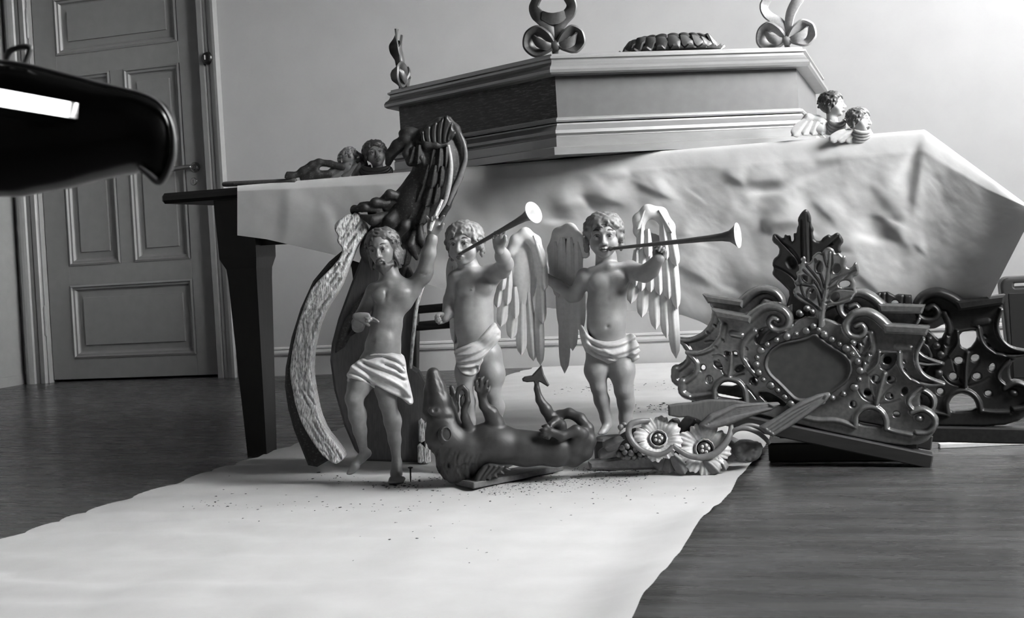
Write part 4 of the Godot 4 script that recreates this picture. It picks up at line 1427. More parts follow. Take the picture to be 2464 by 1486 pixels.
	feathers([[1395, 620, 1398, 800, 26, 0], [1378, 620, 1381, 850, 26, 1], [1362, 620, 1362, 907, 25, 2], [1342, 600, 1347, 720, 24, 4], [1350, 600, 1356, 800, 22, 3], [1336, 580, 1336, 680, 20, 8], [1356, 570, 1354, 690, 20, 8], [1374, 570, 1376, 700, 20, 8], [1392, 580, 1394, 700, 20, 7]], o, -36, mats.plume, wing, sc, 0.9, -60.0)
	trumpet("carved trumpet held level by the angel on the right, bell to the right", P.call(1466, 598, 52), P.call(1742, 568, 180), sc, where, 29)


func trumpeter_far(hair: Acc) -> void:
	var Z := 2.98
	var sc := Z / LENS
	var o := Vector2(1165, 1080)
	var P := func(x: float, y: float, z := 0.0) -> Vector3: return Vector3(x - o.x, o.y - y, z)
	var where := at(o.x, o.y, Z)
	plinth(1165, where, where.y - 0.020, Vector2(0.06, 0.04), "low worn wooden plinth under the angel behind the lying dragon")
	var t := thing("angel_statue", "carved winged child angel behind the dragon, trumpet raised, face half in shadow", "statue", where, look)
	var g := Clay.new(P.call(1045, 1095, -55), P.call(1250, 575, 135), 3.2)
	g.egg(P.call(1143, 690, -2), Vector3(51, 48, 36), 8)
	g.egg(P.call(1140, 748, 2), Vector3(48, 52, 37), 20)
	g.egg(P.call(1142, 792, 5), Vector3(47, 42, 39), 20)
	g.egg(P.call(1150, 845, 0), Vector3(51, 40, 37), 18)
	for q: Array in [[1122, 692], [1166, 690]]: g.egg(P.call(q[0], q[1], 24), Vector3(22, 18, 14), 9)
	g.egg(P.call(1136, 695, 39), Vector3(3, 3, 3), 2)
	g.egg(P.call(1113, 792, 41), Vector3(5, 4, 7), 4, true)
	g.chain([P.call(1146, 670, 38), P.call(1140, 735, 40)], [1.5, 1.5], 6, true)
	g.cap(P.call(1135, 665, -4), P.call(1122, 625, 0), 26, 24, 12)
	g.chain([P.call(1095, 662, 14), P.call(1135, 655, 24), P.call(1180, 652, 16)], [7, 8, 7], 9)
	g.egg(P.call(1182, 662, 2), Vector3(26, 26, 24), 12)
	g.chain([P.call(1182, 660, 4), P.call(1208, 648, 40), P.call(1216, 634, 62), P.call(1210, 615, 88), P.call(1203, 590, 112)], [23, 20, 19, 17, 9], 9)
	g.egg(P.call(1098, 672, -4), Vector3(22, 24, 22), 12)
	g.chain([P.call(1096, 674, -4), P.call(1082, 722, -10), P.call(1080, 738, -8), P.call(1078, 752, 4), P.call(1073, 764, 10)], [18, 15, 14, 13, 11], 8)
	g.chain([P.call(1176, 855, 0), P.call(1184, 900, 6), P.call(1183, 940, 8)], [33, 30, 22], 12)
	g.chain([P.call(1184, 945, 8), P.call(1192, 978, 0), P.call(1191, 1020, -2), P.call(1190, 1058, -2)], [22, 22, 16, 12], 8)
	g.chain([P.call(1190, 1060, 0), P.call(1188, 1070, 14), P.call(1186, 1075, 24)], [12, 10, 8], 5)
	g.chain([P.call(1128, 860, 0), P.call(1121, 895, 8), P.call(1120, 925, 10)], [30, 25, 19], 12)
	g.chain([P.call(1120, 930, 12), P.call(1128, 965, 4), P.call(1130, 1012, 4), P.call(1131, 1056, 2)], [17, 16, 14, 10], 8)
	g.chain([P.call(1131, 1060, 2), P.call(1128, 1070, 14), P.call(1126, 1075, 22)], [10, 9, 7], 5)
	var b := Acc.new()
	g.into(b)
	var hx := Transform3D(Basis(Vector3(0, 0, 1), 0.10) * Basis(Vector3(0, 1, 0), -0.33) * Basis(Vector3(1, 0, 0), -0.02) * Basis().scaled(Vector3.ONE * 1.02), P.call(1117, 586, 8))
	add_to(b, head_shape(true), hx)
	hand_shape(b, Transform3D((Basis(Vector3(0, 0, 1), 0.02) * Basis(Vector3(0, 1, 0), -0.35)).scaled(Vector3.ONE * 1.6), P.call(1202, 592, 110)), [0.25, 0.95, 1.05, 1.1], 1.0, 0.7, 0.3)
	hand_shape(b, Transform3D(Basis(Vector3(0, 0, 1), 1.9).scaled(Vector3.ONE * 1.25), P.call(1074, 762, 10)), [1.1, 1.2, 1.2, 1.2], 1.0, 0.4, 0.1)
	var body := piece("body", b, mats.flesh, t, sc)
	face_marks(body, hx, sc)
	hair.moved(hx)
	piece("hair", hair, mats.hair_fair, t, sc)
	var c := Clay.new(P.call(1075, 930, -52), P.call(1225, 765, 70), 2.8)
	c.egg(P.call(1143, 848, 0), Vector3(54, 44, 45), 6)
	c.egg(P.call(1172, 806, 6), Vector3(38, 42, 36), 8)
	var ridges := []; var furrows := []
	for l: Array in [[1192, 780, 1168, 805, 1138, 826, 1108, 838, 1098, 846], [1200, 796, 1172, 828, 1140, 845, 1100, 854], [1203, 812, 1180, 838, 1150, 860, 1104, 868], [1182, 846, 1155, 872, 1128, 878, 1102, 878], [1152, 876, 1150, 892, 1134, 900, 1116, 894, 1108, 884]]:
		var pts := []; var low := []
		for k in range(0, l.size(), 2):
			pts.append(Vector2(l[k] - o.x, o.y - l[k + 1])); low.append(Vector2(l[k] - o.x - 3, o.y - l[k + 1] - 7))
		ridges.append(flow(pts)); furrows.append(flow(low))
	c.egg(P.call(1128, 880, 4), Vector3(30, 26, 38), 8)
	c.clip(soft(outline([[1188, 773], [1197, 785], [1206, 800], [1201, 816], [1183, 836], [1162, 858], [1155, 880], [1150, 898], [1131, 905], [1111, 897], [1103, 880], [1095, 860], [1093, 844], [1105, 837], [1130, 826], [1160, 804]], o)))
	c.creases(ridges, 4.5, 4.5); c.creases(furrows, 3.5, -3.0)
	c.egg(P.call(1130, 889, 46), Vector3(11, 6, 12), 3, true)
	var ca := Acc.new()
	c.into(ca)
	piece("loincloth", ca, mats.cloth, t, sc)
	var w := Clay.new(P.call(1180, 780, -60), P.call(1330, 530, 10), 3.4)
	w.chain([P.call(1228, 606, -26), P.call(1242, 578, -26), P.call(1264, 562, -26), P.call(1287, 580, -28), P.call(1298, 612, -32), P.call(1300, 660, -36)], [12, 15, 15, 15, 14, 10], 7)
	w.egg(P.call(1252, 655, -40), Vector3(44, 92, 8), 5)
	w.egg(P.call(1256, 660, -34), Vector3(20, 84, 9), 6)
	w.cap(P.call(1185, 660, -34), P.call(1225, 650, -42), 16, 12, 8)
	var wa := Acc.new()
	w.into(wa)
	var wing := piece("wing", wa, mats.plume, t, sc)
	feathers([[1268, 690, 1284, 872, 24, 0], [1256, 690, 1255, 858, 25, 1], [1240, 690, 1230, 818, 26, 2], [1220, 670, 1205, 788, 25, 3], [1208, 650, 1196, 742, 20, 4], [1296, 700, 1301, 882, 20, 4],
		[1216, 630, 1207, 700, 18, 8], [1226, 650, 1220, 735, 18, 7], [1238, 690, 1240, 768, 18, 6], [1300, 650, 1306, 780, 20, 8], [1298, 590, 1310, 700, 24, 10], [1284, 566, 1308, 645, 24, 12], [1222, 610, 1212, 668, 18, 10]], o, -36, mats.plume, wing, sc)
	w = Clay.new(P.call(1060, 720, -66), P.call(1120, 590, -10), 4.0)
	w.egg(P.call(1092, 660, -44), Vector3(22, 54, 9), 5)
	wa = Acc.new()
	w.into(wa)
	wing = piece("wing", wa, mats.plume, t, sc)
	feathers([[1100, 650, 1101, 860, 22, 2], [1088, 640, 1092, 830, 20, 4]], o, -46, mats.plume, wing, sc)
	trumpet("carved trumpet slanting up from the mouth of the angel behind the dragon", P.call(1111, 609, 48), P.call(1280, 517, 205), sc, where, 26)


# ---------- the dragon on its back ----------
func build_dragon() -> void:
	var Z := 2.84
	var sc := Z / LENS
	var o := Vector2(1215, 1150)
	var P := func(x: float, y: float, z := 0.0) -> Vector3: return Vector3(x - o.x, o.y - y, z)
	# the board under it
	var a := ground(1140, 1176, 0.012); var b := ground(1357, 1132, 0.012)
	var ax := b - a; ax.y = 0
	var s := Acc.new()
	s.box(Vector3(0, 0, -0.075), Vector3(ax.length(), 0.014, 0), 0.002)
	var bd := piece("board", s, mats.old_wood)
	bd.transform = Transform3D(Basis(Vector3.UP, atan2(-ax.z, ax.x)), Vector3(a.x, 0.012, a.z))
	tag(bd, "narrow plain board lying flat under the carved dragon", "board")
	var where := at(o.x, o.y, Z)
	var t := thing("dragon", "carved wooden dragon lying on its back with claws and tail in the air", "carving", where, look)
	var g := Clay.new(P.call(1005, 1190, -64), P.call(1445, 880, 82), 3.2)
	g.chain([P.call(1140, 1078, 0), P.call(1195, 1068, 4), P.call(1265, 1078, 4), P.call(1340, 1078, 0), P.call(1372, 1076, -6)], [54, 47, 40, 41, 34], 16)
	g.egg(P.call(1102, 1104, 4), Vector3(56, 60, 46), 18)
	g.egg(P.call(1172, 1046, 8), Vector3(32, 30, 34), 14)
	g.chain([P.call(1110, 1080, 6), P.call(1072, 1048, 10), P.call(1066, 1010, 12)], [52, 46, 38], 14)
	# head thrown back, snout upwards
	g.chain([P.call(1064, 1000, 12), P.call(1057, 962, 14), P.call(1050, 930, 14), P.call(1043, 898, 14)], [36, 28, 22, 16], 8)
	g.chain([P.call(1034, 985, 8), P.call(1032, 940, 8), P.call(1034, 905, 10)], [18, 12, 8], 6)
	g.chain([P.call(1050, 884, 30), P.call(1058, 910, 34), P.call(1068, 940, 40), P.call(1084, 966, 44)], [5, 5.5, 6, 4], 3, true)
	g.egg(P.call(1034, 902, 28), Vector3(3.5, 4, 4), 2, true)
	g.egg(P.call(1046, 985, 40), Vector3(16, 12, 12), 6)
	g.egg(P.call(1049, 980, 50), Vector3(6, 5, 5), 3, true)
	g.chain([P.call(1094, 985, -4), P.call(1092, 950, -6), P.call(1086, 932, -4)], [12, 9, 6], 5)
	# near and far foreleg
	g.chain([P.call(1192, 1018, 8), P.call(1182, 992, 16), P.call(1165, 972, 22), P.call(1159, 944, 24)], [24, 17, 11, 11], 7)
	for q: Array in [[1148, 932, 1146, 915, 1153, 905], [1158, 928, 1158, 909, 1165, 903], [1168, 930, 1171, 914, 1176, 911], [1166, 945, 1176, 936, 1179, 926]]:
		g.chain([P.call(1159, 944, 26), P.call(q[0], q[1], 32), P.call(q[2], q[3], 34), P.call(q[4], q[5], 28)], [7, 5.5, 4.4, 3], 2)
	g.chain([P.call(1130, 1030, 20), P.call(1120, 1000, 32), P.call(1118, 980, 36)], [14, 10, 8], 6)
	g.chain([P.call(1118, 982, 36), P.call(1127, 960, 38), P.call(1125, 938, 38), P.call(1115, 926, 36), P.call(1105, 931, 36), P.call(1101, 948, 34), P.call(1104, 962, 32)], [8, 7, 6.5, 6, 5.5, 5, 3], 2)
	g.chain([P.call(1112, 970, 34), P.call(1112, 952, 44), P.call(1116, 944, 46)], [4.5, 4, 2.5], 2)
	# hind legs folded over the belly
	g.chain([P.call(1380, 1070, 14), P.call(1396, 1040, 26), P.call(1384, 1030, 36), P.call(1350, 1042, 46), P.call(1322, 1030, 48)], [24, 16, 13, 11, 10], 7)
	g.chain([P.call(1350, 1060, 0), P.call(1348, 1022, 6), P.call(1338, 1010, 16), P.call(1324, 1018, 30)], [22, 14, 11, 9], 7)
	for q: Array in [[1308, 1018, 44], [1302, 1026, 50], [1303, 1036, 52], [1312, 1044, 50]]: g.chain([P.call(1324, 1030, 48), P.call(q[0] + 6, q[1], q[2] + 2), P.call(q[0] - 4, q[1] + 1, q[2] - 2)], [7, 5.5, 3], 2)
	# tail
	g.chain([P.call(1378, 1096, 0), P.call(1404, 1084, 6), P.call(1416, 1058, 10), P.call(1413, 1030, 8), P.call(1396, 1006, 2), P.call(1370, 994, -6), P.call(1346, 1000, -12)], [28, 22, 18, 15, 13, 12, 12], 6)
	g.chain([P.call(1346, 1000, -12), P.call(1328, 1008, -8), P.call(1314, 985, -4), P.call(1299, 962, -4), P.call(1292, 936, -4), P.call(1291, 910, -4)], [12, 14, 14, 10, 7, 5.5], 5)
	# hair of the mane, cut in
	var rng := RandomNumberGenerator.new(); rng.seed = 3
	var hairs := []
	for k in 34:
		var x := 1022.0 + (k % 17) * 8.5 + rng.randf_range(-4, 4)
		var y := 1068.0 + (k % 17) * 1.5 + (26.0 if k > 16 else 0.0) + rng.randf_range(-8, 8)
		hairs.append(flow([Vector2(x - o.x, o.y - y), Vector2(x - 6 - o.x, o.y - y - 18), Vector2(x - 2 - o.x, o.y - y - 40), Vector2(x + 10 - o.x, o.y - y - 64)]))
	g.creases(hairs, 2.6, -3.2)
	g.creases([flow([Vector2(1026 - o.x, o.y - 985), Vector2(1050 - o.x, o.y - 998), Vector2(1086 - o.x, o.y - 1000)])], 5.0, -4.0)
	var ac := Acc.new()
	g.into(ac)
	piece("body", ac, mats.dragon, t, sc)
	var e := Clay.new(P.call(1045, 1072, 20), P.call(1105, 1000, 82), 2.0)
	e.egg(P.call(1073, 1038, 52), Vector3(18, 22, 13), 2)
	e.cap(P.call(1073, 1044, 54), P.call(1068, 1058, 56), 13, 4, 4)
	e.egg(P.call(1078, 1033, 64), Vector3(11, 16, 13), 2, true)
	ac = Acc.new(); e.into(ac)
	piece("ear", ac, mats.dragon, t, sc)
	# the ragged membrane of the wing, and the barb of the tail
	var r := Relief.new(Vector2(1130, 1095), Vector2(1245, 1180), 1.8)
	r.poly(PackedVector2Array([Vector2(1139, 1168), Vector2(1142, 1148), Vector2(1150, 1128), Vector2(1163, 1112), Vector2(1178, 1106), Vector2(1205, 1110), Vector2(1236, 1110), Vector2(1222, 1117), Vector2(1230, 1122), Vector2(1210, 1124), Vector2(1215, 1132), Vector2(1196, 1130), Vector2(1198, 1140), Vector2(1184, 1136), Vector2(1180, 1147), Vector2(1172, 1143), Vector2(1163, 1154), Vector2(1158, 1150), Vector2(1148, 1170)]), 7, 6)
	for q: Array in [[1146, 1160, 1176, 1112], [1160, 1148, 1188, 1114], [1176, 1140, 1200, 1114], [1195, 1133, 1215, 1114]]: r.groove([Vector2(q[0], q[1]), Vector2(q[2], q[3])], 3.5, 5)
	ac = Acc.new(); r.into(ac, o, 8, 46)
	piece("wing", ac, mats.dragon, t, sc)
	ac = Acc.new()
	var barb := PackedVector2Array()
	for q: Array in [[1256, 911], [1262, 906], [1280, 903], [1303, 878], [1309, 900], [1322, 925], [1318, 930], [1302, 920], [1297, 918], [1293, 926], [1287, 926], [1284, 918], [1268, 919], [1258, 917]]: barb.append(Vector2(q[0] - o.x, o.y - q[1]))
	ac.prism(barb, -10, 3, 3)
	piece("tail_barb", ac, mats.dragon, t, sc)


# ---------- flowers ----------
func petal(c: Vector3, n: Vector3, a0: float, a1: float, r0: float, r1: float, cup: float, seed_: int) -> Acc:
	var up := Vector3(0, 1, 0)
	var x := up.cross(n).normalized(); var y := n.cross(x)
	var ac := Acc.new()
	var f := func(u: float, t: float, low: float) -> Vector3:
		var s := u * 2.0 - 1.0
		var a := lerpf(a0, a1, u * 0.96 + 0.02)
		var edge := 1.0 - 0.16 * pow(absf(s), 3.0) + 0.035 * sin(u * 19.0 + seed_)
		var r := lerpf(r0, r1 * edge, t)
		var h := cup * sin(t * 2.3) * (1.0 - 0.35 * t) + 2.6 * sin(u * 22.0 + seed_) * t * t + 2.0 * (1.0 - s * s) - low * 3.2
		return c + x * (cos(a) * r) + y * (sin(a) * r) + n * h
	ac.patch(12, 9, func(u: float, t: float) -> Vector3: return f.call(u, t, 0.0), false)
	ac.patch(12, 9, func(u: float, t: float) -> Vector3: return f.call(1.0 - u, t, 1.0), false)
	ac.patch(12, 1, func(u: float, t: float) -> Vector3: return f.call(u, 1.0, t), false)
	ac.patch(9, 1, func(u: float, t: float) -> Vector3: return f.call(1.0, 1.0 - u, t), false)
	ac.patch(9, 1, func(u: float, t: float) -> Vector3: return f.call(0.0, u, t), false)
	ac.orient(0, 0)
	return ac

func flower(parent: Node3D, c: Vector3, n: Vector3, r: float, count: int, sc: float, seed_: int) -> void:
	var ac := Acc.new()
	ac.ball(c + n * 3, Vector3(r * 0.27, r * 0.27, r * 0.22), 14, 8)
	var core := piece("flower", ac, mats.bloom_core, parent, sc)
	var rng := RandomNumberGenerator.new(); rng.seed = seed_
	for k in count:
		var a := TAU * k / count + 0.2
		piece("petal", petal(c, n, a, a + TAU / count * 1.04, r * 0.36, r * rng.randf_range(0.94, 1.06), r * 0.26, k + seed_), mats.bloom, core, sc)
	ac = Acc.new()   # the frilled rim of the cup
	ac.patch(40, 3, func(u: float, t: float) -> Vector3:
		var x := Vector3(0, 1, 0).cross(n).normalized(); var y := n.cross(x)
		var a := u * TAU
		var rr := r * lerpf(0.30, 0.40 + 0.02 * sin(u * TAU * 12), t)
		return c + (x * cos(a) + y * sin(a)) * rr + n * (2 + r * 0.22 * sin(t * PI)), false)
	piece("cup", ac, mats.bloom, core, sc)
	for k in 5:
		ac = Acc.new()
		var a := TAU * k / 5
		var x := Vector3(0, 1, 0).cross(n).normalized(); var y := n.cross(x)
		ac.ball(c + n * (r * 0.22) + (x * cos(a) + y * sin(a)) * r * 0.13, Vector3.ONE * r * 0.07, 8, 6)
		piece("stamen", ac, mats.bloom, core, sc)

func build_flowers() -> void:
	var Z := 2.85
	var sc := Z / LENS
	var o := Vector2(1640, 1126)
	var P := func(x: float, y: float, z := 0.0) -> Vector3: return Vector3(x - o.x, o.y - y, z)
	var where := at(o.x, o.y, Z)
	where.y = 0.012
	var t := thing("flower_carving", "carved flower spray with two open blossoms, leaf blades and berries on the paper", "carving", where, look)
	flower(t, P.call(1580, 1048, 34), Vector3(-0.10, 0.42, 0.90).normalized(), 56, 8, sc, 2)
	flower(t, P.call(1688, 1070, 36), Vector3(0.06, 0.22, 0.97).normalized(), 62, 9, sc, 5)
	# the ribbon-like stem that swings across them
	var ac := Acc.new()
	ac.tube([P.call(1560, 1003, 30), P.call(1535, 1004, 38), P.call(1513, 1011, 44), P.call(1508, 1030, 48), P.call(1518, 1052, 54), P.call(1540, 1070, 60), P.call(1572, 1079, 64), P.call(1596, 1072, 66), P.call(1610, 1058, 64)], [5, 7, 8, 8, 8, 7, 7, 6, 5], 10, 0.8)
	piece("stem", ac, mats.carved, t, sc)
	ac = Acc.new()
	ac.tube([P.call(1610, 1056, 64), P.call(1626, 1069, 68), P.call(1650, 1081, 70), P.call(1680, 1084, 70), P.call(1706, 1077, 68), P.call(1727, 1061, 64), P.call(1742, 1042, 58), P.call(1750, 1022, 50), P.call(1750, 1008, 44)], [5, 6, 7, 8, 8, 8, 8, 7, 6], 10, 0.8)
	piece("stem", ac, mats.carved, t, sc)
	ac = Acc.new()
	ac.tube([P.call(1746, 1036, 52), P.call(1760, 1022, 54), P.call(1784, 1018, 54), P.call(1812, 1028, 52), P.call(1832, 1044, 48), P.call(1842, 1056, 44)], [6, 6, 6.5, 6, 5.5, 5], 10, 0.7)
	ac.tube([P.call(1756, 1026, 50), P.call(1786, 1012, 48), P.call(1815, 1016, 44), P.call(1838, 1032, 40)], [5, 5, 5, 4], 8, 0.7)
	piece("tendril", ac, mats.carved, t, sc)
	# leaves: [base, tip, width, height]
	for q: Array in [[1604, 1085, 1578, 1122, 34, 30], [1612, 1080, 1640, 1126, 26, 52], [1606, 1090, 1604, 1126, 26, 40], [1688, 1092, 1720, 1122, 26, 58], [1720, 1090, 1738, 1118, 22, 44], [1490, 1072, 1440, 1096, 32, 8], [1500, 1050, 1452, 1070, 26, 14], [1640, 1040, 1668, 1000, 34, 6], [1660, 1032, 1710, 1004, 30, 4], [1630, 1030, 1618, 1002, 24, 2], [1740, 1070, 1768, 1094, 30, 20], [1752, 1050, 1790, 1088, 30, 14]]:
		piece("leaf", feather(P.call(q[0], q[1], q[5]), P.call(q[2], q[3], q[5] + 4), q[4], 9.0), mats.carved, t, sc)
	var rng := RandomNumberGenerator.new(); rng.seed = 14
	for q: Array in [[1490, 1018], [1499, 1014], [1505, 1065], [1500, 1078], [1515, 1080], [1525, 1072], [1536, 1082], [1546, 1080], [1494, 1068], [1508, 1090], [1522, 1090], [1537, 1092], [1553, 1090], [1498, 1092], [1486, 1084]]:
		ac = Acc.new()
		ac.ball(P.call(q[0], q[1], 30 + rng.randf_range(-6, 8)), Vector3.ONE * rng.randf_range(6.2, 8.2), 12, 8)
		piece("berry", ac, mats.carved, t, sc)
	# the broad ribbed end at the left and the long blades at the right
	ac = Acc.new()
	ac.prism(outline([[1414, 1103], [1470, 1096], [1530, 1088], [1580, 1083], [1582, 1122], [1500, 1124], [1418, 1122]], o), -12, 22, 6)
	piece("stalk", ac, mats.carved, t, sc)
	ac = Acc.new()
	ac.ball(P.call(1545, 1062, 8), Vector3(64, 40, 22), 18, 10)
	ac.ball(P.call(1690, 1080, 4), Vector3(72, 40, 26), 18, 10)
	piece("ground", ac, mats.carved_dark, t, sc)
	var r := Relief.new(Vector2(1595, 940), Vector2(1815, 1025), 1.9)
	r.poly(PackedVector2Array([Vector2(1603, 966), Vector2(1622, 962), Vector2(1660, 959), Vector2(1700, 952), Vector2(1760, 953), Vector2(1805, 962), Vector2(1790, 985), Vector2(1740, 1005), Vector2(1690, 1012), Vector2(1672, 1000), Vector2(1650, 993), Vector2(1628, 995), Vector2(1604, 990)]), 5, 3)
	ac = Acc.new(); r.into(ac, o, 10, 40)
	piece("lath", ac, mats.panel_wood, t, sc)
	r = Relief.new(Vector2(1665, 945), Vector2(1875, 1025), 1.8)
	r.poly(PackedVector2Array([Vector2(1672, 1012), Vector2(1700, 985), Vector2(1760, 962), Vector2(1820, 958), Vector2(1862, 957), Vector2(1866, 962), Vector2(1845, 976), Vector2(1800, 990), Vector2(1745, 1010), Vector2(1700, 1022)]), 9, 8)
	for k in 4: r.groove([Vector2(1690 + k * 6, 1010 - k * 4), Vector2(1760, 986 - k * 5), Vector2(1845 - k * 3, 968 - k * 2.2)], 3.2, 5)
	ac = Acc.new(); r.into(ac, o, 6, 52)
	piece("blade", ac, mats.carved, t, sc)
	r = Relief.new(Vector2(1805, 925), Vector2(1990, 1045), 1.8)
	r.poly(PackedVector2Array([Vector2(1812, 1012), Vector2(1860, 985), Vector2(1910, 952), Vector2(1950, 936), Vector2(1976, 931), Vector2(1980, 937), Vector2(1970, 950), Vector2(1925, 985), Vector2(1880, 1015), Vector2(1843, 1036), Vector2(1826, 1026)]), 10, 8)
	for k in 3: r.groove([Vector2(1830 + k * 7, 1014 + k * 5), Vector2(1890 + k * 5, 975 + k * 6), Vector2(1964 - k * 2, 938 + k * 4)], 3.2, 6)
	ac = Acc.new(); r.into(ac, o, 7, 74)
	piece("blade", ac, mats.carved, t, sc)
	# the closed bud at the right end
	var g := Clay.new(P.call(1730, 1120, -30), P.call(1840, 1030, 60), 2.4)
	g.egg(P.call(1790, 1078, 14), Vector3(40, 28, 28), 4)
	for k in 9:
		var a := TAU * k / 9
		g.chain([P.call(1770 + cos(a) * 6, 1080 + sin(a) * 6, 20), P.call(1790 + cos(a) * 20, 1076 + sin(a) * 18, 36), P.call(1812 + cos(a) * 12, 1066 + sin(a) * 10, 34)], [6, 7, 5], 2)
	g.egg(P.call(1808, 1068, 44), Vector3(6, 6, 8), 3, true)
	ac = Acc.new(); g.into(ac)
	piece("bud", ac, mats.carved, t, sc)


func outline(list: Array, o: Vector2) -> PackedVector2Array:
	var p := PackedVector2Array()
	for q: Array in list: p.append(Vector2(q[0] - o.x, o.y - q[1]))
	return p

func pv(list: Array) -> PackedVector2Array:
	var p := PackedVector2Array()
	for k in range(0, list.size(), 2): p.append(Vector2(list[k], list[k + 1]))
	return p

func pl(list: Array) -> Array:
	var p := []
	for k in range(0, list.size(), 2): p.append(Vector2(list[k], list[k + 1]))
	return p


# ---------- the three pierced crest panels ----------
const MED := Vector2(1945, 882)   # middle of the oval field

func panel_parts() -> Array:   # [name, shape, material]
	var r := Relief.new(Vector2(1632, 725), Vector2(2262, 1070), 1.9)
	r.poly(soft(pv([1733, 752, 1735, 775, 1746, 790, 1738, 815, 1722, 842, 1700, 853, 1660, 852, 1668, 872, 1680, 888, 1674, 905, 1652, 918, 1641, 935, 1643, 960, 1660, 970, 1730, 978, 1860, 1004, 2000, 1034, 2150, 1058, 2205, 1050, 2232, 1012, 2235, 988, 2215, 970, 2196, 972, 2192, 950, 2197, 930, 2218, 916, 2245, 911, 2222, 903, 2196, 890, 2186, 868, 2185, 840, 2194, 815, 2211, 797, 2212, 780, 2120, 777, 2105, 764, 2088, 750, 2064, 745, 2042, 756, 2032, 778, 2018, 782, 1998, 772, 1975, 766, 1945, 765, 1920, 772, 1908, 786, 1909, 764, 1900, 748, 1880, 737, 1855, 738, 1830, 752, 1815, 766])), 9, 5)
	for h: Array in [[1822, 806, 1850, 789, 1868, 799, 1889, 801, 1864, 816, 1836, 834, 1826, 830], [2036, 818, 2062, 812, 2082, 803, 2086, 830, 2067, 858, 2051, 834], [1752, 850, 1766, 854, 1780, 850, 1782, 860, 1766, 857, 1752, 862], [1830, 946, 1850, 944, 1880, 958, 1900, 976, 1858, 974], [2108, 845, 2143, 845, 2142, 866, 2122, 886, 2105, 877], [1732, 962, 1733, 942, 1746, 926, 1763, 922, 1782, 928, 1793, 944, 1796, 966], [2056, 1012, 2058, 994, 2070, 980, 2086, 976, 2102, 982, 2112, 996, 2114, 1016]]:
		r.hole(soft(pv(h)), 4)
	for h: Array in [[1736, 884, 12, 6, 0.7], [1787, 890, 11, 7, -0.5], [1715, 919, 7, 9, 0], [1820, 919, 8, 8, 0], [2096, 905, 9, 8, 0.3], [2130, 905, 9, 8, -0.3], [2078, 937, 8, 8, 0], [2126, 944, 8, 7, 0], [2046, 965, 7, 7, 0], [2142, 984, 7, 6, 0], [2160, 930, 6, 9, 0.5], [1700, 892, 6, 8, 0.3]]:
		r.round_hole(Vector2(h[0], h[1]), Vector2(h[2], h[3]), h[4])
	# chased leaf lines round the piercings
	for l: Array in [[1762, 916, 1748, 900, 1738, 872], [1764, 916, 1780, 905, 1796, 900], [2098, 960, 2086, 930, 2084, 900], [2100, 960, 2120, 930, 2136, 915], [2098, 962, 2070, 950, 2058, 930], [2102, 962, 2130, 958, 2150, 950], [1760, 870, 1740, 860, 1724, 862], [1800, 930, 1815, 945, 1826, 960]]:
		r.groove(flow(pl(l)), 3.0, 5)
	# mouldings
	var bars := [[[1810, 770, 1832, 751, 1858, 741, 1885, 746, 1901, 765, 1898, 786, 1880, 797, 1863, 792, 1857, 778, 1865, 768, 1876, 772], 12, 7, 22, 4], [[2122, 784, 2104, 766, 2078, 752, 2048, 757, 2030, 780, 2038, 803, 2060, 808, 2073, 795, 2066, 780, 2053, 784], 12, 7, 22, 4],
		[[1822, 802, 1800, 826, 1795, 855, 1806, 882, 1826, 905], 9, 6, 9, 9], [[1750, 790, 1744, 815, 1722, 842, 1690, 856, 1662, 855], 9, 5, 9, 9], [[1666, 858, 1686, 880, 1682, 906, 1660, 926], 6, 5, 8, 8], [[1652, 926, 1650, 950, 1668, 961], 11, 8, 14, 4], [[1668, 962, 1700, 956, 1730, 950], 6, 5, 9, 6],
		[[1728, 962, 1729, 938, 1744, 920, 1763, 915, 1785, 921, 1799, 940, 1802, 966], 6, 6, 9, 8], [[1768, 856, 1766, 885, 1762, 914], 4, 5, 8, 7], [[2086, 800, 2090, 830, 2078, 860, 2068, 886], 8, 6, 9, 9], [[2200, 812, 2186, 842, 2188, 872, 2206, 896, 2244, 911], 5, 4, 10, 10], [[2148, 842, 2150, 874, 2170, 900, 2206, 913, 2243, 912], 5, 4, 10, 10], [[2104, 842, 2148, 842], 3, 3, 6, 9], [[2104, 842, 2100, 868, 2078, 892], 4, 3, 8, 9],
		[[2196, 920, 2172, 942, 2168, 958, 2180, 974], 5, 4, 10, 8], [[2176, 978, 2200, 970, 2222, 985, 2224, 1006, 2208, 1022, 2186, 1024], 7, 6, 16, 6], [[2190, 990, 2192, 991], 9, 9, 14, 6], [[2052, 1012, 2054, 990, 2068, 974, 2088, 969, 2106, 976, 2118, 994, 2120, 1018], 6, 6, 9, 8], [[2116, 892, 2106, 925, 2098, 962], 5, 4, 9, 7], [[2176, 1030, 2140, 1024, 2120, 1018], 6, 5, 10, 6], [[1900, 990, 1960, 1004, 2010, 1004, 2050, 1016], 7, 6, 12, 5],
		[[2146, 830, 2170, 832], 9, 7, 5, 9], [[1770, 808, 1790, 812], 8, 7, 5, 9]]
	for b: Array in bars: r.bar(flow(pl(b[0])), b[1], b[2], b[3], b[4])
	for h: Array in [[2160, 880], [2172, 896], [2190, 904], [2158, 860], [2084, 845], [2076, 866], [1802, 840], [1801, 862], [1746, 822], [1730, 838]]: r.groove([Vector2(h[0], h[1]), Vector2(h[0] + 2, h[1] + 3)], 4, 9)
	var out := []
	var ac := Acc.new(); r.into(ac, MED, 13)
	out.append(["pierced_plate", ac, mats.gilt])
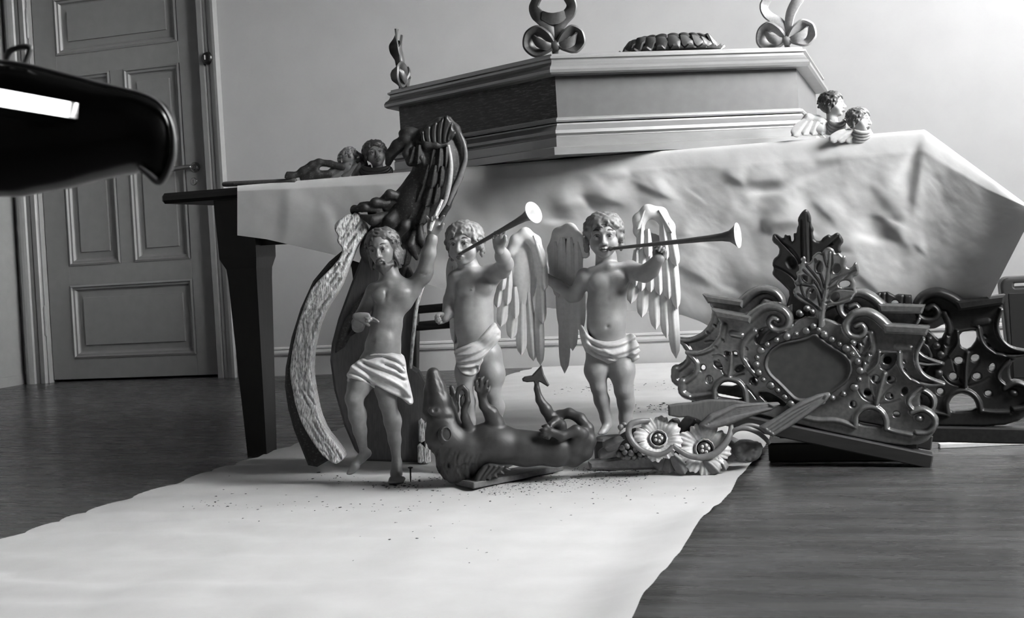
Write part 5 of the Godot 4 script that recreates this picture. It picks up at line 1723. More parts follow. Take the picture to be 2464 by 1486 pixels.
	# the shelves above the consoles
	for q: Array in [[[1722, 748], [1817, 764], [1813, 782], [1735, 770]], [[2112, 776], [2214, 780], [2206, 800], [2116, 798]]]:
		ac = Acc.new(); ac.prism(outline(q, MED), -16, 30, 5)
		out.append(["shelf", ac, mats.gilt])
	# the oval field with its rim
	r = Relief.new(Vector2(1826, 790), Vector2(2066, 985), 1.9)
	var field := [1960, 804, 1976, 819, 1997, 833, 2008, 840, 2023, 848, 2039, 865, 2042, 886, 2032, 910, 2007, 931, 1979, 950, 1944, 962, 1916, 959, 1899, 942, 1878, 921, 1857, 903, 1846, 882, 1850, 861, 1864, 842, 1885, 828, 1920, 821, 1944, 814]
	r.poly(soft(pv(field)), 12, 4)
	var ring := Array(soft(pv(field), 2)); ring.append(ring[0])
	r.bar(ring, 4.5, 4.5, 8, 10)
	ac = Acc.new(); r.into(ac, MED, 2)
	out.append(["oval_field", ac, mats.gilt_field])
	var n := 0
	for q: Array in [[1957, 786], [1941, 797], [1918, 805], [1897, 812], [1873, 820], [1852, 831], [1837, 845], [1828, 862], [1826, 879], [1832, 898], [1843, 914], [1860, 927], [1876, 938], [1892, 953], [1906, 968], [1969, 793], [1981, 805], [1999, 816], [2016, 826], [2030, 836], [2045, 848], [2056, 866], [2062, 886], [2060, 906], [2049, 925], [2025, 941], [2000, 951], [1976, 960], [1950, 972], [1928, 975]]:
		ac = Acc.new()
		var rr := 8.5 + 1.8 * sin(n * 2.4)
		ac.ball(Vector3(q[0] - MED.x, MED.y - q[1], 12), Vector3(rr, rr * 0.94, 10), 12, 8)
		out.append(["bead", ac, mats.gilt])
		n += 1
	ac = Acc.new()   # the board that carries it
	var c := Transform3D(Basis(Vector3(0, 0, 1), -0.168), Vector3(1912 - MED.x, MED.y - 1033, 0))
	ac.box(Vector3(-225, -18, -16), Vector3(312, 15, 26), 3, c)
	out.append(["base_board", ac, mats.base_board])
	return out


func leaf_crest() -> Acc:   # the broad pierced acanthus of the front panel
	var r := Relief.new(Vector2(1898, 594), Vector2(2068, 792), 1.6)
	r.poly(soft(pv([1964, 788, 1962, 760, 1956, 742, 1938, 736, 1914, 721, 1909, 704, 1917, 696, 1911, 684, 1921, 676, 1916, 662, 1926, 655, 1922, 642, 1931, 640, 1928, 629, 1936, 622, 1941, 628, 1939, 636, 1946, 639, 1954, 632, 1955, 623, 1964, 615, 1971, 612, 1980, 616, 1982, 606, 1993, 601, 2003, 606, 2007, 617, 2016, 614, 2022, 622, 2029, 620, 2033, 632, 2030, 647, 2042, 650, 2051, 634, 2057, 641, 2060, 660, 2055, 668, 2045, 670, 2052, 684, 2051, 698, 2056, 706, 2048, 716, 2041, 727, 2023, 735, 2003, 738, 1986, 744, 1982, 762, 1986, 788])), 9, 7)
	for h: Array in [[1970, 648, 7, 13, 0.1], [2010, 652, 8, 11, 0.4], [1944, 677, 13, 7, 0.55], [1953, 711, 10, 13, 0.1], [2027, 687, 13, 8, -0.2], [2006, 718, 9, 11, 0.5]]: r.round_hole(Vector2(h[0], h[1]), Vector2(h[2], h[3]), h[4], 4)
	r.bar(flow(pl([1973, 786, 1976, 755, 1983, 715, 1991, 665, 1996, 615])), 7, 3.5, 10, 7, false)
	for l: Array in [[1975, 745, 1962, 700, 1940, 690, 1920, 690], [1978, 720, 1966, 690, 1935, 655], [1977, 725, 1972, 685, 1942, 645], [1983, 700, 1976, 670, 1962, 630], [1990, 690, 2006, 675, 2030, 665, 2052, 655], [1988, 700, 2010, 690, 2050, 650], [1986, 720, 2010, 700, 2044, 700], [1984, 732, 2020, 725, 2040, 715], [1968, 745, 1945, 728, 1922, 712], [1965, 742, 1935, 715, 1925, 670], [1995, 660, 2000, 640, 1999, 615], [1990, 650, 1984, 630, 1982, 618]]: r.groove(flow(pl(l)), 3.0, 6)
	var ac := Acc.new(); r.into(ac, MED, 5, 6)
	ac.warp(func(p: Vector3) -> Vector3:
		var k := (p.y - 95.0) / 190.0
		return p + Vector3(0, 0, 46.0 * k * k * signf(k) - absf(p.x - 50.0 - k * 30.0) * 0.18))
	return ac


func tall_crest() -> Acc:   # the spear-shaped crest of the panel behind
	var r := Relief.new(Vector2(1848, 496), Vector2(2040, 790), 1.7)
	r.poly(soft(pv([1939, 502, 1946, 508, 1951, 522, 1951, 539, 1957, 550, 1954, 560, 1959, 577, 1972, 579, 1978, 570, 1991, 562, 1996, 567, 2009, 558, 2016, 561, 2026, 579, 2016, 593, 2021, 606, 2006, 612, 2022, 622, 2031, 633, 2026, 650, 2012, 660, 2018, 700, 2000, 760, 1990, 785, 1900, 785, 1890, 740, 1902, 702, 1882, 682, 1868, 670, 1857, 658, 1862, 645, 1858, 636, 1861, 622, 1874, 612, 1876, 594, 1858, 580, 1860, 564, 1867, 560, 1886, 574, 1889, 562, 1895, 566, 1902, 564, 1904, 582, 1911, 576, 1909, 560, 1917, 560, 1918, 548, 1922, 540, 1920, 526, 1928, 512])), 10, 7)
	r.bar(flow(pl([1942, 780, 1942, 640, 1940, 560, 1939, 508])), 5, 2, 6, 8, false)
	for l: Array in [[1936, 690, 1922, 630, 1900, 600, 1868, 566], [1932, 650, 1915, 610, 1888, 585], [1930, 710, 1912, 670, 1888, 650, 1864, 640], [1948, 690, 1962, 640, 1984, 600, 2014, 566], [1950, 700, 1975, 660, 2010, 630, 2026, 634], [1931, 640, 1930, 580, 1930, 530], [1949, 640, 1949, 580, 1947, 535], [1958, 620, 1975, 600, 2000, 585]]: r.groove(flow(pl(l)), 3.6, 7)
	r.groove([Vector2(1903, 628), Vector2(1906, 634)], 15, 22)
	r.groove([Vector2(1985, 636), Vector2(1984, 644)], 11, 20)
	var ac := Acc.new(); r.into(ac, MED, 14, 4)
	ac.warp(func(p: Vector3) -> Vector3:
		var k := maxf(0.0, (p.y - 200.0) / 180.0)
		return p + Vector3(0, 0, 40.0 * k * k - absf(p.x) * 0.12))
	return ac


func build_panels() -> void:
	var parts := panel_parts()
	var made := []
	for p: Array in parts: made.append([p[0], p[1].mesh(1.0), p[2]])
	var set_up := func(px: float, py: float, Z: float, turn: float, size: float, label: String, dark: bool) -> Node3D:
		var k := Z / LENS * size * 1.03
		var n := thing("crest_panel", label, "carving", at(px, py, Z), Basis(Vector3(0, 0, 1), turn - ROLL))
		var field: MeshInstance3D
		for p: Array in made:
			var mi := MeshInstance3D.new()
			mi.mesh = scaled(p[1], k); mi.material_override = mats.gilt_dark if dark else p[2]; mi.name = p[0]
			if p[0] == "bead": field.add_child(mi, true)
			else: n.add_child(mi, true)
			if p[0] == "oval_field": field = mi
		return n
	var a: Node3D = set_up.call(1945, 882, 2.86, 0.0, 1.0, "front pierced crest panel with beaded oval field, tilted to the right on its board", false)
	piece("leaf_crest", leaf_crest(), mats.gilt, a, 2.86 / LENS * 1.03)
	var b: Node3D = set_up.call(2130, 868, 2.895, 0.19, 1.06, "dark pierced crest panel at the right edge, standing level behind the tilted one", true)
	var r := Relief.new(Vector2(2060, 695), Vector2(2200, 800), 1.8)
	r.poly(pv([2064, 792, 2070, 708, 2084, 703, 2100, 708, 2116, 702, 2136, 701, 2152, 710, 2160, 706, 2190, 708, 2196, 792]), 10, 6)
	for q: Array in [[2101, 731, 9, 9], [2152, 730, 9, 9]]: r.round_hole(Vector2(q[0], q[1]), Vector2(q[2], q[3]))
	for l: Array in [[2120, 705, 2122, 770], [2132, 705, 2134, 770], [2080, 705, 2084, 780], [2172, 710, 2170, 780]]: r.groove(flow(pl(l)), 4, 7)
	var ac := Acc.new(); r.into(ac, Vector2(2130, 868), 8, 0)
	ac.moved(Transform3D(Basis(Vector3(0, 0, 1), -0.19), Vector3()))
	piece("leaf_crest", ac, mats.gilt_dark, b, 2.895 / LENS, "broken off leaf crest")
	for q: Array in [[2118, 764], [2128, 754], [2138, 764], [2150, 768], [2160, 774], [2128, 772], [2142, 776], [2112, 774]]:
		ac = Acc.new()
		var v := Basis(Vector3(0, 0, 1), -0.19) * Vector3(q[0] - 2130, 868 - q[1], 14)
		ac.ball(v, Vector3(7, 7, 7), 10, 7)
		piece("berry", ac, mats.gilt_dark, b, 2.895 / LENS)
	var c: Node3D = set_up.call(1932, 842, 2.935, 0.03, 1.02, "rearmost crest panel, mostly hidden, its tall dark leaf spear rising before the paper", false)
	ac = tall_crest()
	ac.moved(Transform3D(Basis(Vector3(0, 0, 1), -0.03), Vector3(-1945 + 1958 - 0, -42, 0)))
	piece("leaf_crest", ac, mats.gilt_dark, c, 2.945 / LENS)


func scaled(m: ArrayMesh, k: float) -> ArrayMesh:
	var ar := m.surface_get_arrays(0)
	var v: PackedVector3Array = ar[Mesh.ARRAY_VERTEX]
	for q in v.size(): v[q] *= k
	ar[Mesh.ARRAY_VERTEX] = v
	var o := ArrayMesh.new()
	o.add_surface_from_arrays(Mesh.PRIMITIVE_TRIANGLES, ar)
	return o


# ---------- the big scroll bracket leaning on the table ----------
func build_bracket() -> void:
	var Z := 3.10
	var sc := Z / LENS
	var o := Vector2(880, 1124)
	var P := func(x: float, y: float, z := 0.0) -> Vector3: return Vector3(x - o.x, o.y - y, z)
	var where := at(o.x, o.y, Z)
	var t := thing("scroll_bracket", "tall carved scroll bracket with rough sawn edge leaning on the table behind the bearded figure", "bracket", where, look)
	var rng := RandomNumberGenerator.new(); rng.seed = 31
	# the sawn face of the curved side
	var r := Relief.new(Vector2(692, 500), Vector2(892, 1130), 2.4)
	var strip_out := [838, 514, 849, 517, 858, 508, 872, 525, 886, 553, 872, 572, 858, 590, 841, 633, 818, 695, 784, 743, 765, 791, 753, 847, 751, 898, 757, 940, 768, 995, 785, 1035, 812, 1068, 832, 1097, 822, 1108, 808, 1115, 781, 1098, 758, 1067, 731, 1023, 714, 979, 704, 929, 699, 897, 705, 842, 717, 785, 736, 729, 753, 689, 813, 630, 828, 600, 811, 579, 816, 568, 806, 553, 807, 537]
	r.poly(soft(pv(strip_out)), 6, 3)
	for k in 420:   # chisel marks run along it
		var y := rng.randf_range(515, 1100)
		var x := rng.randf_range(695, 890)
		var dx := -0.75 if y < 760 else (0.05 if y < 930 else 0.6)
		r.groove([Vector2(x, y), Vector2(x + dx * 22 + rng.randf_range(-3, 3), y + 22)], rng.randf_range(2.4, 4.5), rng.randf_range(2.5, 7.0))
	var ac := Acc.new(); r.into(ac, o, 50, 10)
	piece("sawn_side", ac, mats.raw_wood, t, sc)
	ac = Acc.new()
	ac.prism(outline([[828, 598], [790, 630], [752, 676], [722, 742], [700, 812], [686, 884], [684, 930], [692, 985], [706, 1035], [726, 1085], [740, 1120], [762, 1124], [790, 1108], [770, 1075], [740, 1020], [722, 960], [718, 890], [730, 810], [756, 730], [800, 660], [836, 625]], o), -95, -2, 6)
	piece("outer_board", ac, mats.carved_dark, t, sc)
	ac = Acc.new()
	ac.prism(outline([[870, 600], [835, 690], [806, 770], [790, 830], [786, 872], [796, 945], [820, 1030], [846, 1090], [870, 1118], [1000, 1122], [1030, 1118], [1035, 1070], [1031, 998], [1027, 942], [1003, 898], [985, 886], [992, 800], [1003, 720], [1030, 640], [1035, 580], [950, 560]], o), -92, -52, 6)
	piece("inner_board", ac, mats.panel_wood, t, sc)
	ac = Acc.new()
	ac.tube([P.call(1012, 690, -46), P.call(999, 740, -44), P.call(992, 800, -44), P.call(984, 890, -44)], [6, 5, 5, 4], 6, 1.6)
	piece("pale_edge", ac, mats.raw_wood, t, sc)  # the lit edge of the board, put in as a pale strip
	for q: Array in [[1004, 1012, 1020, 1070, 0], [1018, 1020, 1032, 1090, -6], [1002, 1072, 1018, 1120, 4], [1016, 1078, 1034, 1122, 2]]:
		ac = Acc.new()
		ac.prism(outline([[q[0], q[1] + 6], [q[0] + 6, q[1]], [q[2] - 2, q[1] + 8], [q[2], q[3] - 5], [q[2] - 8, q[3]], [q[0] + 1, q[3] - 3]], o), -60 + q[4], -34 + q[4], 3)
		piece("splintered_block", ac, mats.raw_wood, t, sc)
	# carved neck, scroll head and leaves
	var g := Clay.new(P.call(825, 700, -80), P.call(1140, 270, 70), 3.0)
	g.egg(P.call(1052, 392, 2), Vector3(56, 88, 36), 14)
	g.egg(P.call(1018, 350, 4), Vector3(44, 40, 34), 10)
	g.egg(P.call(1010, 470, -4), Vector3(44, 60, 34), 14)
	g.chain([P.call(905, 600, -50), P.call(945, 545, -30), P.call(990, 495, -20), P.call(1032, 440, -10), P.call(1046, 385, -5), P.call(1048, 335, -8)], [46, 48, 50, 44, 44, 34], 14)
	g.chain([P.call(1018, 340, 20), P.call(1040, 318, 28), P.call(1062, 302, 30), P.call(1081, 288, 24)], [18, 20, 17, 6], 6)
	g.chain([P.call(1081, 290, 20), P.call(1096, 312, 16), P.call(1110, 345, 10), P.call(1116, 385, 8), P.call(1104, 425, 8), P.call(1088, 460, 8), P.call(1074, 495, 8), P.call(1058, 530, 6)], [7, 12, 12, 9, 10, 11, 11, 9], 6)
	g.egg(P.call(985, 322, 4), Vector3(26, 17, 22), 5)
	g.chain([P.call(1006, 338, 10), P.call(978, 340, 14), P.call(958, 352, 10), P.call(940, 372, 4), P.call(934, 392, -4)], [15, 17, 16, 13, 8], 5)
	g.chain([P.call(990, 352, 26), P.call(982, 372, 34), P.call(990, 392, 32), P.call(1006, 396, 24)], [10, 11, 10, 7], 4)
	g.chain([P.call(1015, 345, 36), P.call(1030, 352, 42), P.call(1052, 352, 42), P.call(1072, 348, 36)], [9, 11, 10, 7], 4)
	g.chain([P.call(1012, 366, 38), P.call(1016, 382, 42), P.call(1022, 396, 38)], [6, 7, 4], 3)
	g.egg(P.call(1052, 335, 44), Vector3(20, 8, 10), 3, true)
	g.egg(P.call(1003, 372, 52), Vector3(8, 14, 12), 3, true)
	g.egg(P.call(958, 385, 18), Vector3(14, 10, 14), 3, true)
	# the jagged leaf low on the neck and the foliage round the head below
	for q: Array in [[960, 472, 940, 468, 912, 486, 12], [940, 490, 905, 488, 880, 502, 12], [915, 506, 880, 500, 848, 504, 10], [930, 520, 900, 530, 870, 520, 14], [965, 500, 940, 530, 915, 560, 14], [990, 510, 975, 545, 950, 580, 13], [1000, 560, 990, 590, 1004, 622, 12], [985, 580, 968, 610, 976, 646, 12], [960, 590, 950, 566, 922, 556, 11], [1010, 540, 1014, 575, 1024, 600, 10], [980, 640, 990, 664, 978, 688, 9], [965, 650, 972, 672, 964, 690, 8]]:
		g.chain([P.call(q[0], q[1], 8), P.call(q[2], q[3], 20), P.call(q[4], q[5], 12)], [q[6] * 0.8, q[6], 5], 3)
	for q: Array in [[905, 486], [870, 498], [936, 470], [852, 505], [894, 510]]: g.egg(P.call(q[0], q[1], -8), Vector3(11, 13, 12), 4)
	ac = Acc.new(); g.into(ac)
	piece("carved_scroll", ac, mats.carved_dark, t, sc)
	r = Relief.new(Vector2(1006, 276), Vector2(1108, 362), 1.8)
	r.poly(soft(pv([1014, 346, 1018, 330, 1012, 322, 1022, 316, 1030, 306, 1040, 306, 1050, 297, 1060, 296, 1068, 286, 1080, 281, 1084, 290, 1094, 300, 1092, 312, 1100, 322, 1092, 334, 1080, 346, 1060, 354, 1035, 352])), 10, 8)
	for q: Array in [[1030, 350, 1024, 318], [1042, 350, 1040, 308], [1054, 350, 1056, 298], [1066, 348, 1072, 288], [1076, 344, 1088, 300], [1084, 338, 1096, 322]]: r.groove(flow([Vector2(q[0], q[1]), Vector2((q[0] + q[2]) / 2 - 2, (q[1] + q[3]) / 2), Vector2(q[2], q[3])]), 3.2, 7)
	ac = Acc.new(); r.into(ac, o, 12, 42)
	piece("leaf", ac, mats.gilt_dark, t, sc)
	for q: Array in [[1046, 362, 1036, 412, 20, 40], [1062, 360, 1056, 416, 20, 44], [1076, 356, 1074, 410, 16, 40], [1034, 398, 1020, 446, 22, 38], [1050, 400, 1040, 456, 22, 44], [1066, 402, 1060, 452, 18, 42], [1024, 440, 1006, 486, 22, 34], [1040, 446, 1026, 498, 22, 40], [1056, 444, 1046, 494, 18, 40], [1010, 480, 986, 526, 24, 26], [1030, 490, 1012, 540, 22, 32], [1012, 352, 1008, 398, 18, 46], [1000, 356, 988, 396, 16, 44], [990, 510, 960, 556, 24, 20], [962, 486, 918, 498, 22, 14], [938, 486, 890, 490, 22, 10], [914, 496, 862, 498, 22, 6], [968, 520, 920, 540, 24, 12], [1004, 566, 1000, 616, 22, 16], [984, 590, 974, 640, 22, 20], [1020, 560, 1026, 606, 18, 14], [976, 640, 966, 684, 18, 18]]:
		piece("leaf", feather(P.call(q[0], q[1], q[5]), P.call(q[2], q[3], q[5] - 4), q[4], 8.0), mats.carved_dark, t, sc)
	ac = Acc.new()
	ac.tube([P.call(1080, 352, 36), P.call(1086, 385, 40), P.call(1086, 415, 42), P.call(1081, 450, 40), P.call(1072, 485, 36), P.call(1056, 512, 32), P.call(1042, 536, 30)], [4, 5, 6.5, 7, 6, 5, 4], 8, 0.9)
	piece("pale_edge", ac, mats.bone, t, sc)  # pale ribbon laid along the front ridge
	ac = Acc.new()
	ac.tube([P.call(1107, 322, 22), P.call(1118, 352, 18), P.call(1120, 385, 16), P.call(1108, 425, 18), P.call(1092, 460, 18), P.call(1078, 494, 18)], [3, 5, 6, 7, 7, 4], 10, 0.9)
	piece("pale_edge", ac, mats.carved, t, sc)  # lighter bar added to brighten the right rim
	# the dark leaf beside the figure's bent arm
	r = Relief.new(Vector2(792, 676), Vector2(915, 862), 2.0)
	r.poly(pv([912, 684, 900, 700, 893, 716, 899, 728, 890, 738, 884, 752, 880, 768, 866, 776, 858, 800, 838, 812, 826, 836, 803, 852, 802, 832, 810, 806, 818, 786, 826, 768, 838, 756, 842, 738, 856, 728, 866, 708, 884, 698]), 12, 9)
	for l: Array in [[905, 690, 870, 740, 810, 845], [890, 715, 862, 760, 835, 800], [878, 745, 850, 790, 820, 835]]: r.groove(flow(pl(l)), 4, 8)
	ac = Acc.new(); r.into(ac, o, 14, -30)
	piece("leaf", ac, mats.carved_dark, t, sc)


# ---------- the six-sided canopy and what lies on the table ----------
const HEX_YAW := YAW + 0.209
func hexagon(side: float, grow: float) -> Array:   # corners; corner 0 front left, corner 1 front right, then round to the back
	var r := side + grow * 1.1547
	var p := []
	for k in 6: p.append(Vector3(cos(deg_to_rad(-120.0 + 60.0 * k)) * r, 0, -sin(deg_to_rad(-120.0 + 60.0 * k)) * r))
	return p

func band(prof: Array, side: float, face: int) -> Acc:   # one face of a moulding; prof: Vector2(grow, height)
	var s := Acc.new()
	for k in prof.size() - 1:
		var a: Vector2 = prof[k]; var b: Vector2 = prof[k + 1]
		var ca := hexagon(side, a.x); var cb := hexagon(side, b.x)
		var p: Vector3 = ca[face] + Vector3(0, a.y, 0); var q: Vector3 = ca[(face + 1) % 6] + Vector3(0, a.y, 0)
		var r: Vector3 = cb[(face + 1) % 6] + Vector3(0, b.y, 0); var t: Vector3 = cb[face] + Vector3(0, b.y, 0)
		var n := s.v.size()
		s.quad(p, t, r, q)
		var f := (s.v[n + 2] - s.v[n]).cross(s.v[n + 1] - s.v[n])
		var out := (p + q) * 0.5; out.y = 0
		var up := 1.0 if a.x > b.x else -1.0
		if f.dot(out.normalized() + Vector3(0, up, 0) * (1.0 if absf(b.y - a.y) < 0.3 * absf(b.x - a.x) else 0.0)) < 0.0:
			for m in range(s.i.size() - 6, s.i.size(), 3):
				var w := s.i[m + 1]; s.i[m + 1] = s.i[m + 2]; s.i[m + 2] = w
	return s

func build_canopy() -> void:
	var turn := Basis(Vector3.UP, HEX_YAW)
	var side := 0.646
	var corner := at(1345, 340, 3.10); corner.y = 0
	var mid := corner - turn * (hexagon(side, 0.0)[0] as Vector3)
	mid.y = TABLE + 0.006
	var t := thing("canopy", "six-sided moulded pulpit canopy resting on the table, its left face dark and scratched", "canopy", mid, turn)
	var base := [Vector2(-0.05, 0.0), Vector2(0.040, 0.0), Vector2(0.040, 0.018), Vector2(0.036, 0.020), Vector2(0.020, 0.021), Vector2(0.020, 0.044), Vector2(0.018, 0.046), Vector2(0.017, 0.049), Vector2(0.024, 0.054), Vector2(0.022, 0.062), Vector2(0.014, 0.070), Vector2(0.008, 0.076), Vector2(0.007, 0.080), Vector2(0.0, 0.081)]
	var bead := [Vector2(0.0, 0.082), Vector2(0.010, 0.083), Vector2(0.012, 0.087), Vector2(0.010, 0.092), Vector2(0.004, 0.093), Vector2(0.004, 0.095), Vector2(0.0, 0.096)]
	var wall := [Vector2(0.0, 0.096), Vector2(0.0, 0.198)]
	var top := [Vector2(0.0, 0.198), Vector2(0.030, 0.199), Vector2(0.036, 0.203), Vector2(0.037, 0.210), Vector2(0.033, 0.217), Vector2(0.025, 0.223), Vector2(0.021, 0.230), Vector2(0.021, 0.236), Vector2(0.027, 0.239), Vector2(0.027, 0.244), Vector2(0.018, 0.246), Vector2(0.018, 0.251), Vector2(0.010, 0.252)]
	for face in 6:
		piece("base_moulding", band(base, side, face), mats.silvered, t)
		piece("bead", band(bead, side, face), mats.silvered, t)
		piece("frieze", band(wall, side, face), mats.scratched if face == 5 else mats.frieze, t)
		piece("cornice", band(top, side, face), mats.silvered, t)
	var s := Acc.new()   # the shallow lid
	var n := 0
	for k in 6:
		var h := hexagon(side, 0.010)
		var a: Vector3 = h[k] + Vector3(0, 0.252, 0); var b: Vector3 = h[(k + 1) % 6] + Vector3(0, 0.252, 0)
		n = s.v.size()
		s.v.append(a); s.v.append(b); s.v.append(Vector3(0, 0.262, 0))
		if (s.v[n + 2] - s.v[n]).cross(s.v[n + 1] - s.v[n]).y > 0: s.tri(n, n + 1, n + 2)
		else: s.tri(n, n + 2, n + 1)
	piece("lid", s, mats.silvered, t)
	var up := mid.y + 0.25
	# carved ribbon bows on the corners
	var cs := hexagon(side, 0.0)
	bow("carved ribbon bow seen edge-on at the far left corner of the canopy", mid + turn * ((cs[5] as Vector3) * 0.985) + Vector3(0, 0.255, 0), 1.5, mats.gilt_dark, 1)
	bow("dark carved ribbon bow with looped tails on the near left corner of the canopy", mid + turn * ((cs[0] as Vector3) * 0.975) + Vector3(0, 0.255, 0), 0.02, mats.bow_dark, 2)
	bow("pale carved ribbon bow on the right front corner of the canopy", mid + turn * ((cs[1] as Vector3) * 0.965) + Vector3(0, 0.255, 0), -0.35, mats.bow_pale, 3)
	wreath(at(1615, 122, 3.24))


# a flat band along a path: w: half width, d: half thickness; side: across direction at every point
func ribbon(pts: Array, sides: Array, w: Array, d: float) -> Acc:
	var s := Acc.new()
	var c := Curve3D.new()
	for p: Vector3 in pts: c.add_point(p)
	var m := pts.size()
	var f := func(u: float, t: float, top: float) -> Vector3:
		var q := t * (m - 1)
		var k := mini(int(q), m - 2)
		var e := q - k
		var p0: Vector3 = pts[maxi(0, k - 1)]; var p1: Vector3 = pts[k]; var p2: Vector3 = pts[k + 1]; var p3: Vector3 = pts[mini(m - 1, k + 2)]
		var p := p1.cubic_interpolate(p2, p0, p3, e)
		var tg := (p1.cubic_interpolate(p2, p0, p3, minf(1.0, e + 0.05)) - p1.cubic_interpolate(p2, p0, p3, maxf(0.0, e - 0.05))).normalized()
		var sd := (sides[k] as Vector3).lerp(sides[k + 1], e).normalized()
		var nn := tg.cross(sd).normalized()
		var ww := lerpf(w[k], w[k + 1], e)
		var s2 := u * 2.0 - 1.0
		return p + sd * ww * s2 + nn * (d * top * (1.0 + 0.5 * (1.0 - s2 * s2)) + ww * 0.16 * s2 * s2)
	var nt := m * 6
	s.patch(8, nt, func(u: float, t: float) -> Vector3: return f.call(u, t, 1.0), false)
	s.patch(8, nt, func(u: float, t: float) -> Vector3: return f.call(1.0 - u, t, -1.0), false)
	s.patch(1, nt, func(u: float, t: float) -> Vector3: return (f.call(0.0, t, -1.0) as Vector3).lerp(f.call(0.0, t, 1.0), u), false)
	s.patch(1, nt, func(u: float, t: float) -> Vector3: return (f.call(1.0, t, 1.0) as Vector3).lerp(f.call(1.0, t, -1.0), u), false)
	s.patch(8, 1, func(u: float, t: float) -> Vector3: return (f.call(u, 0.0, 1.0) as Vector3).lerp(f.call(u, 0.0, -1.0), t), false)
	s.patch(8, 1, func(u: float, t: float) -> Vector3: return (f.call(u, 1.0, -1.0) as Vector3).lerp(f.call(u, 1.0, 1.0), t), false)
	s.orient(0, 0)
	return s

func bow(label: String, where: Vector3, turn: float, m: Material, kind: int) -> void:
	var t := thing("ribbon_bow", label, "carving", where, Basis(Vector3.UP, YAW + turn))
	var k := 0.00103
	var Z := Vector3(0, 0, 1)
	# two loops at the foot
	for sg: float in [-1, 1]:
		var pts := [Vector3(3 * sg, 20, 6), Vector3(20 * sg, 42, 12), Vector3(40 * sg, 56, 6), Vector3(58 * sg, 46, -2), Vector3(61 * sg, 24, -4), Vector3(46 * sg, 8, 0), Vector3(22 * sg, 12, 6), Vector3(4 * sg, 20, 10)]
		var sides := []
		for p: Vector3 in pts:
			var rad := (p - Vector3(38 * sg, 30, 0)).normalized()
			sides.append((rad * 0.75 + Z * 0.7).normalized())
		var lp := ribbon(pts, sides, [8, 14, 16, 17, 17, 15, 12, 8], 3.0)
		piece("loop", lp, m, t, k)
		lp = ribbon([Vector3(6 * sg, 18, 12), Vector3(26 * sg, 20, 18), Vector3(44 * sg, 30, 14), Vector3(52 * sg, 44, 4)], [Vector3(0, 1, 0.3), Vector3(0, 1, 0.2), Vector3(0, 1, 0.3), Vector3(0.3, 1, 0.3)], [6, 12, 12, 6], 2.4)
		piece("fold", lp, m, t, k)
	var s := Acc.new()
	s.ball(Vector3(0, 20, 8), Vector3(15, 15, 13), 14, 10)
	piece("knot", s, m, t, k)
	s = Acc.new()
	s.tube([Vector3(0, -1, 0), Vector3(0, 12, 2)], [7, 9], 10)
	piece("peg", s, m, t, k)
	# tails
	if kind == 2:
		for sg: float in [-1, 1]:
			var tl := ribbon([Vector3(2 * sg, 24, 6), Vector3(8 * sg, 56, 6), Vector3(18 * sg, 78, 2), Vector3(38 * sg, 98, -2), Vector3(46 * sg, 118, -4), Vector3(38 * sg, 136, 0), Vector3(30 * sg, 150, 4), Vector3(34 * sg, 168, 4)], [Vector3(1, 0, 0.2 * sg), Vector3(1, 0, 0.2 * sg), Vector3(1, -0.3 * sg, 0.3 * sg), Vector3(0.9, -0.5 * sg, 0.5), Vector3(0.8, 0, 0.6), Vector3(0.8, 0.3 * sg, 0.6), Vector3(0.8, 0, 0.6), Vector3(1, 0, 0.3)], [12, 15, 17, 16, 13, 12, 11, 10], 3.0)
			piece("tail", tl, m, t, k)
		var br := ribbon([Vector3(-26, 96, 4), Vector3(-8, 86, 8), Vector3(10, 86, 8), Vector3(28, 94, 4)], [Vector3(0.2, 1, 0.2), Vector3(0, 1, 0.2), Vector3(0, 1, 0.2), Vector3(-0.2, 1, 0.2)], [10, 14, 14, 10], 2.4)
		piece("tail", br, m, t, k)
	else:
		var tl := ribbon([Vector3(-2, 24, 6), Vector3(-8, 52, 6), Vector3(-22, 72, 2), Vector3(-44, 92, -2), Vector3(-52, 112, -4), Vector3(-40, 134, 0), Vector3(-34, 160, 4)], [Vector3(1, 0, -0.2), Vector3(1, 0.2, -0.3), Vector3(0.8, 0.4, -0.5), Vector3(0.5, 0.3, -0.8), Vector3(0.5, 0, -0.9), Vector3(0.9, 0, -0.4), Vector3(1, 0, 0.2)], [7, 10, 15, 17, 15, 13, 10], 2.4)
		piece("tail", tl, m, t, k)
		tl = ribbon([Vector3(2, 24, 6), Vector3(6, 56, 8), Vector3(12, 84, 6), Vector3(24, 108, 2), Vector3(40, 128, 0), Vector3(46, 156, 4)], [Vector3(1, 0, 0.2), Vector3(1, -0.2, 0.3), Vector3(1, -0.4, 0.4), Vector3(0.8, -0.5, 0.3), Vector3(0.8, -0.3, -0.3), Vector3(1, 0, -0.2)], [7, 10, 13, 14, 13, 10], 2.4)
		piece("tail", tl, m, t, k)
		tl = ribbon([Vector3(4, 26, 2), Vector3(12, 70, -4), Vector3(26, 100, -8), Vector3(34, 140, -8)], [Vector3(0.3, 0, 1), Vector3(0.4, 0, 1), Vector3(0.6, 0, 0.8), Vector3(0.8, 0, 0.6)], [6, 9, 10, 8], 2.4)
		piece("tail", tl, m, t, k)


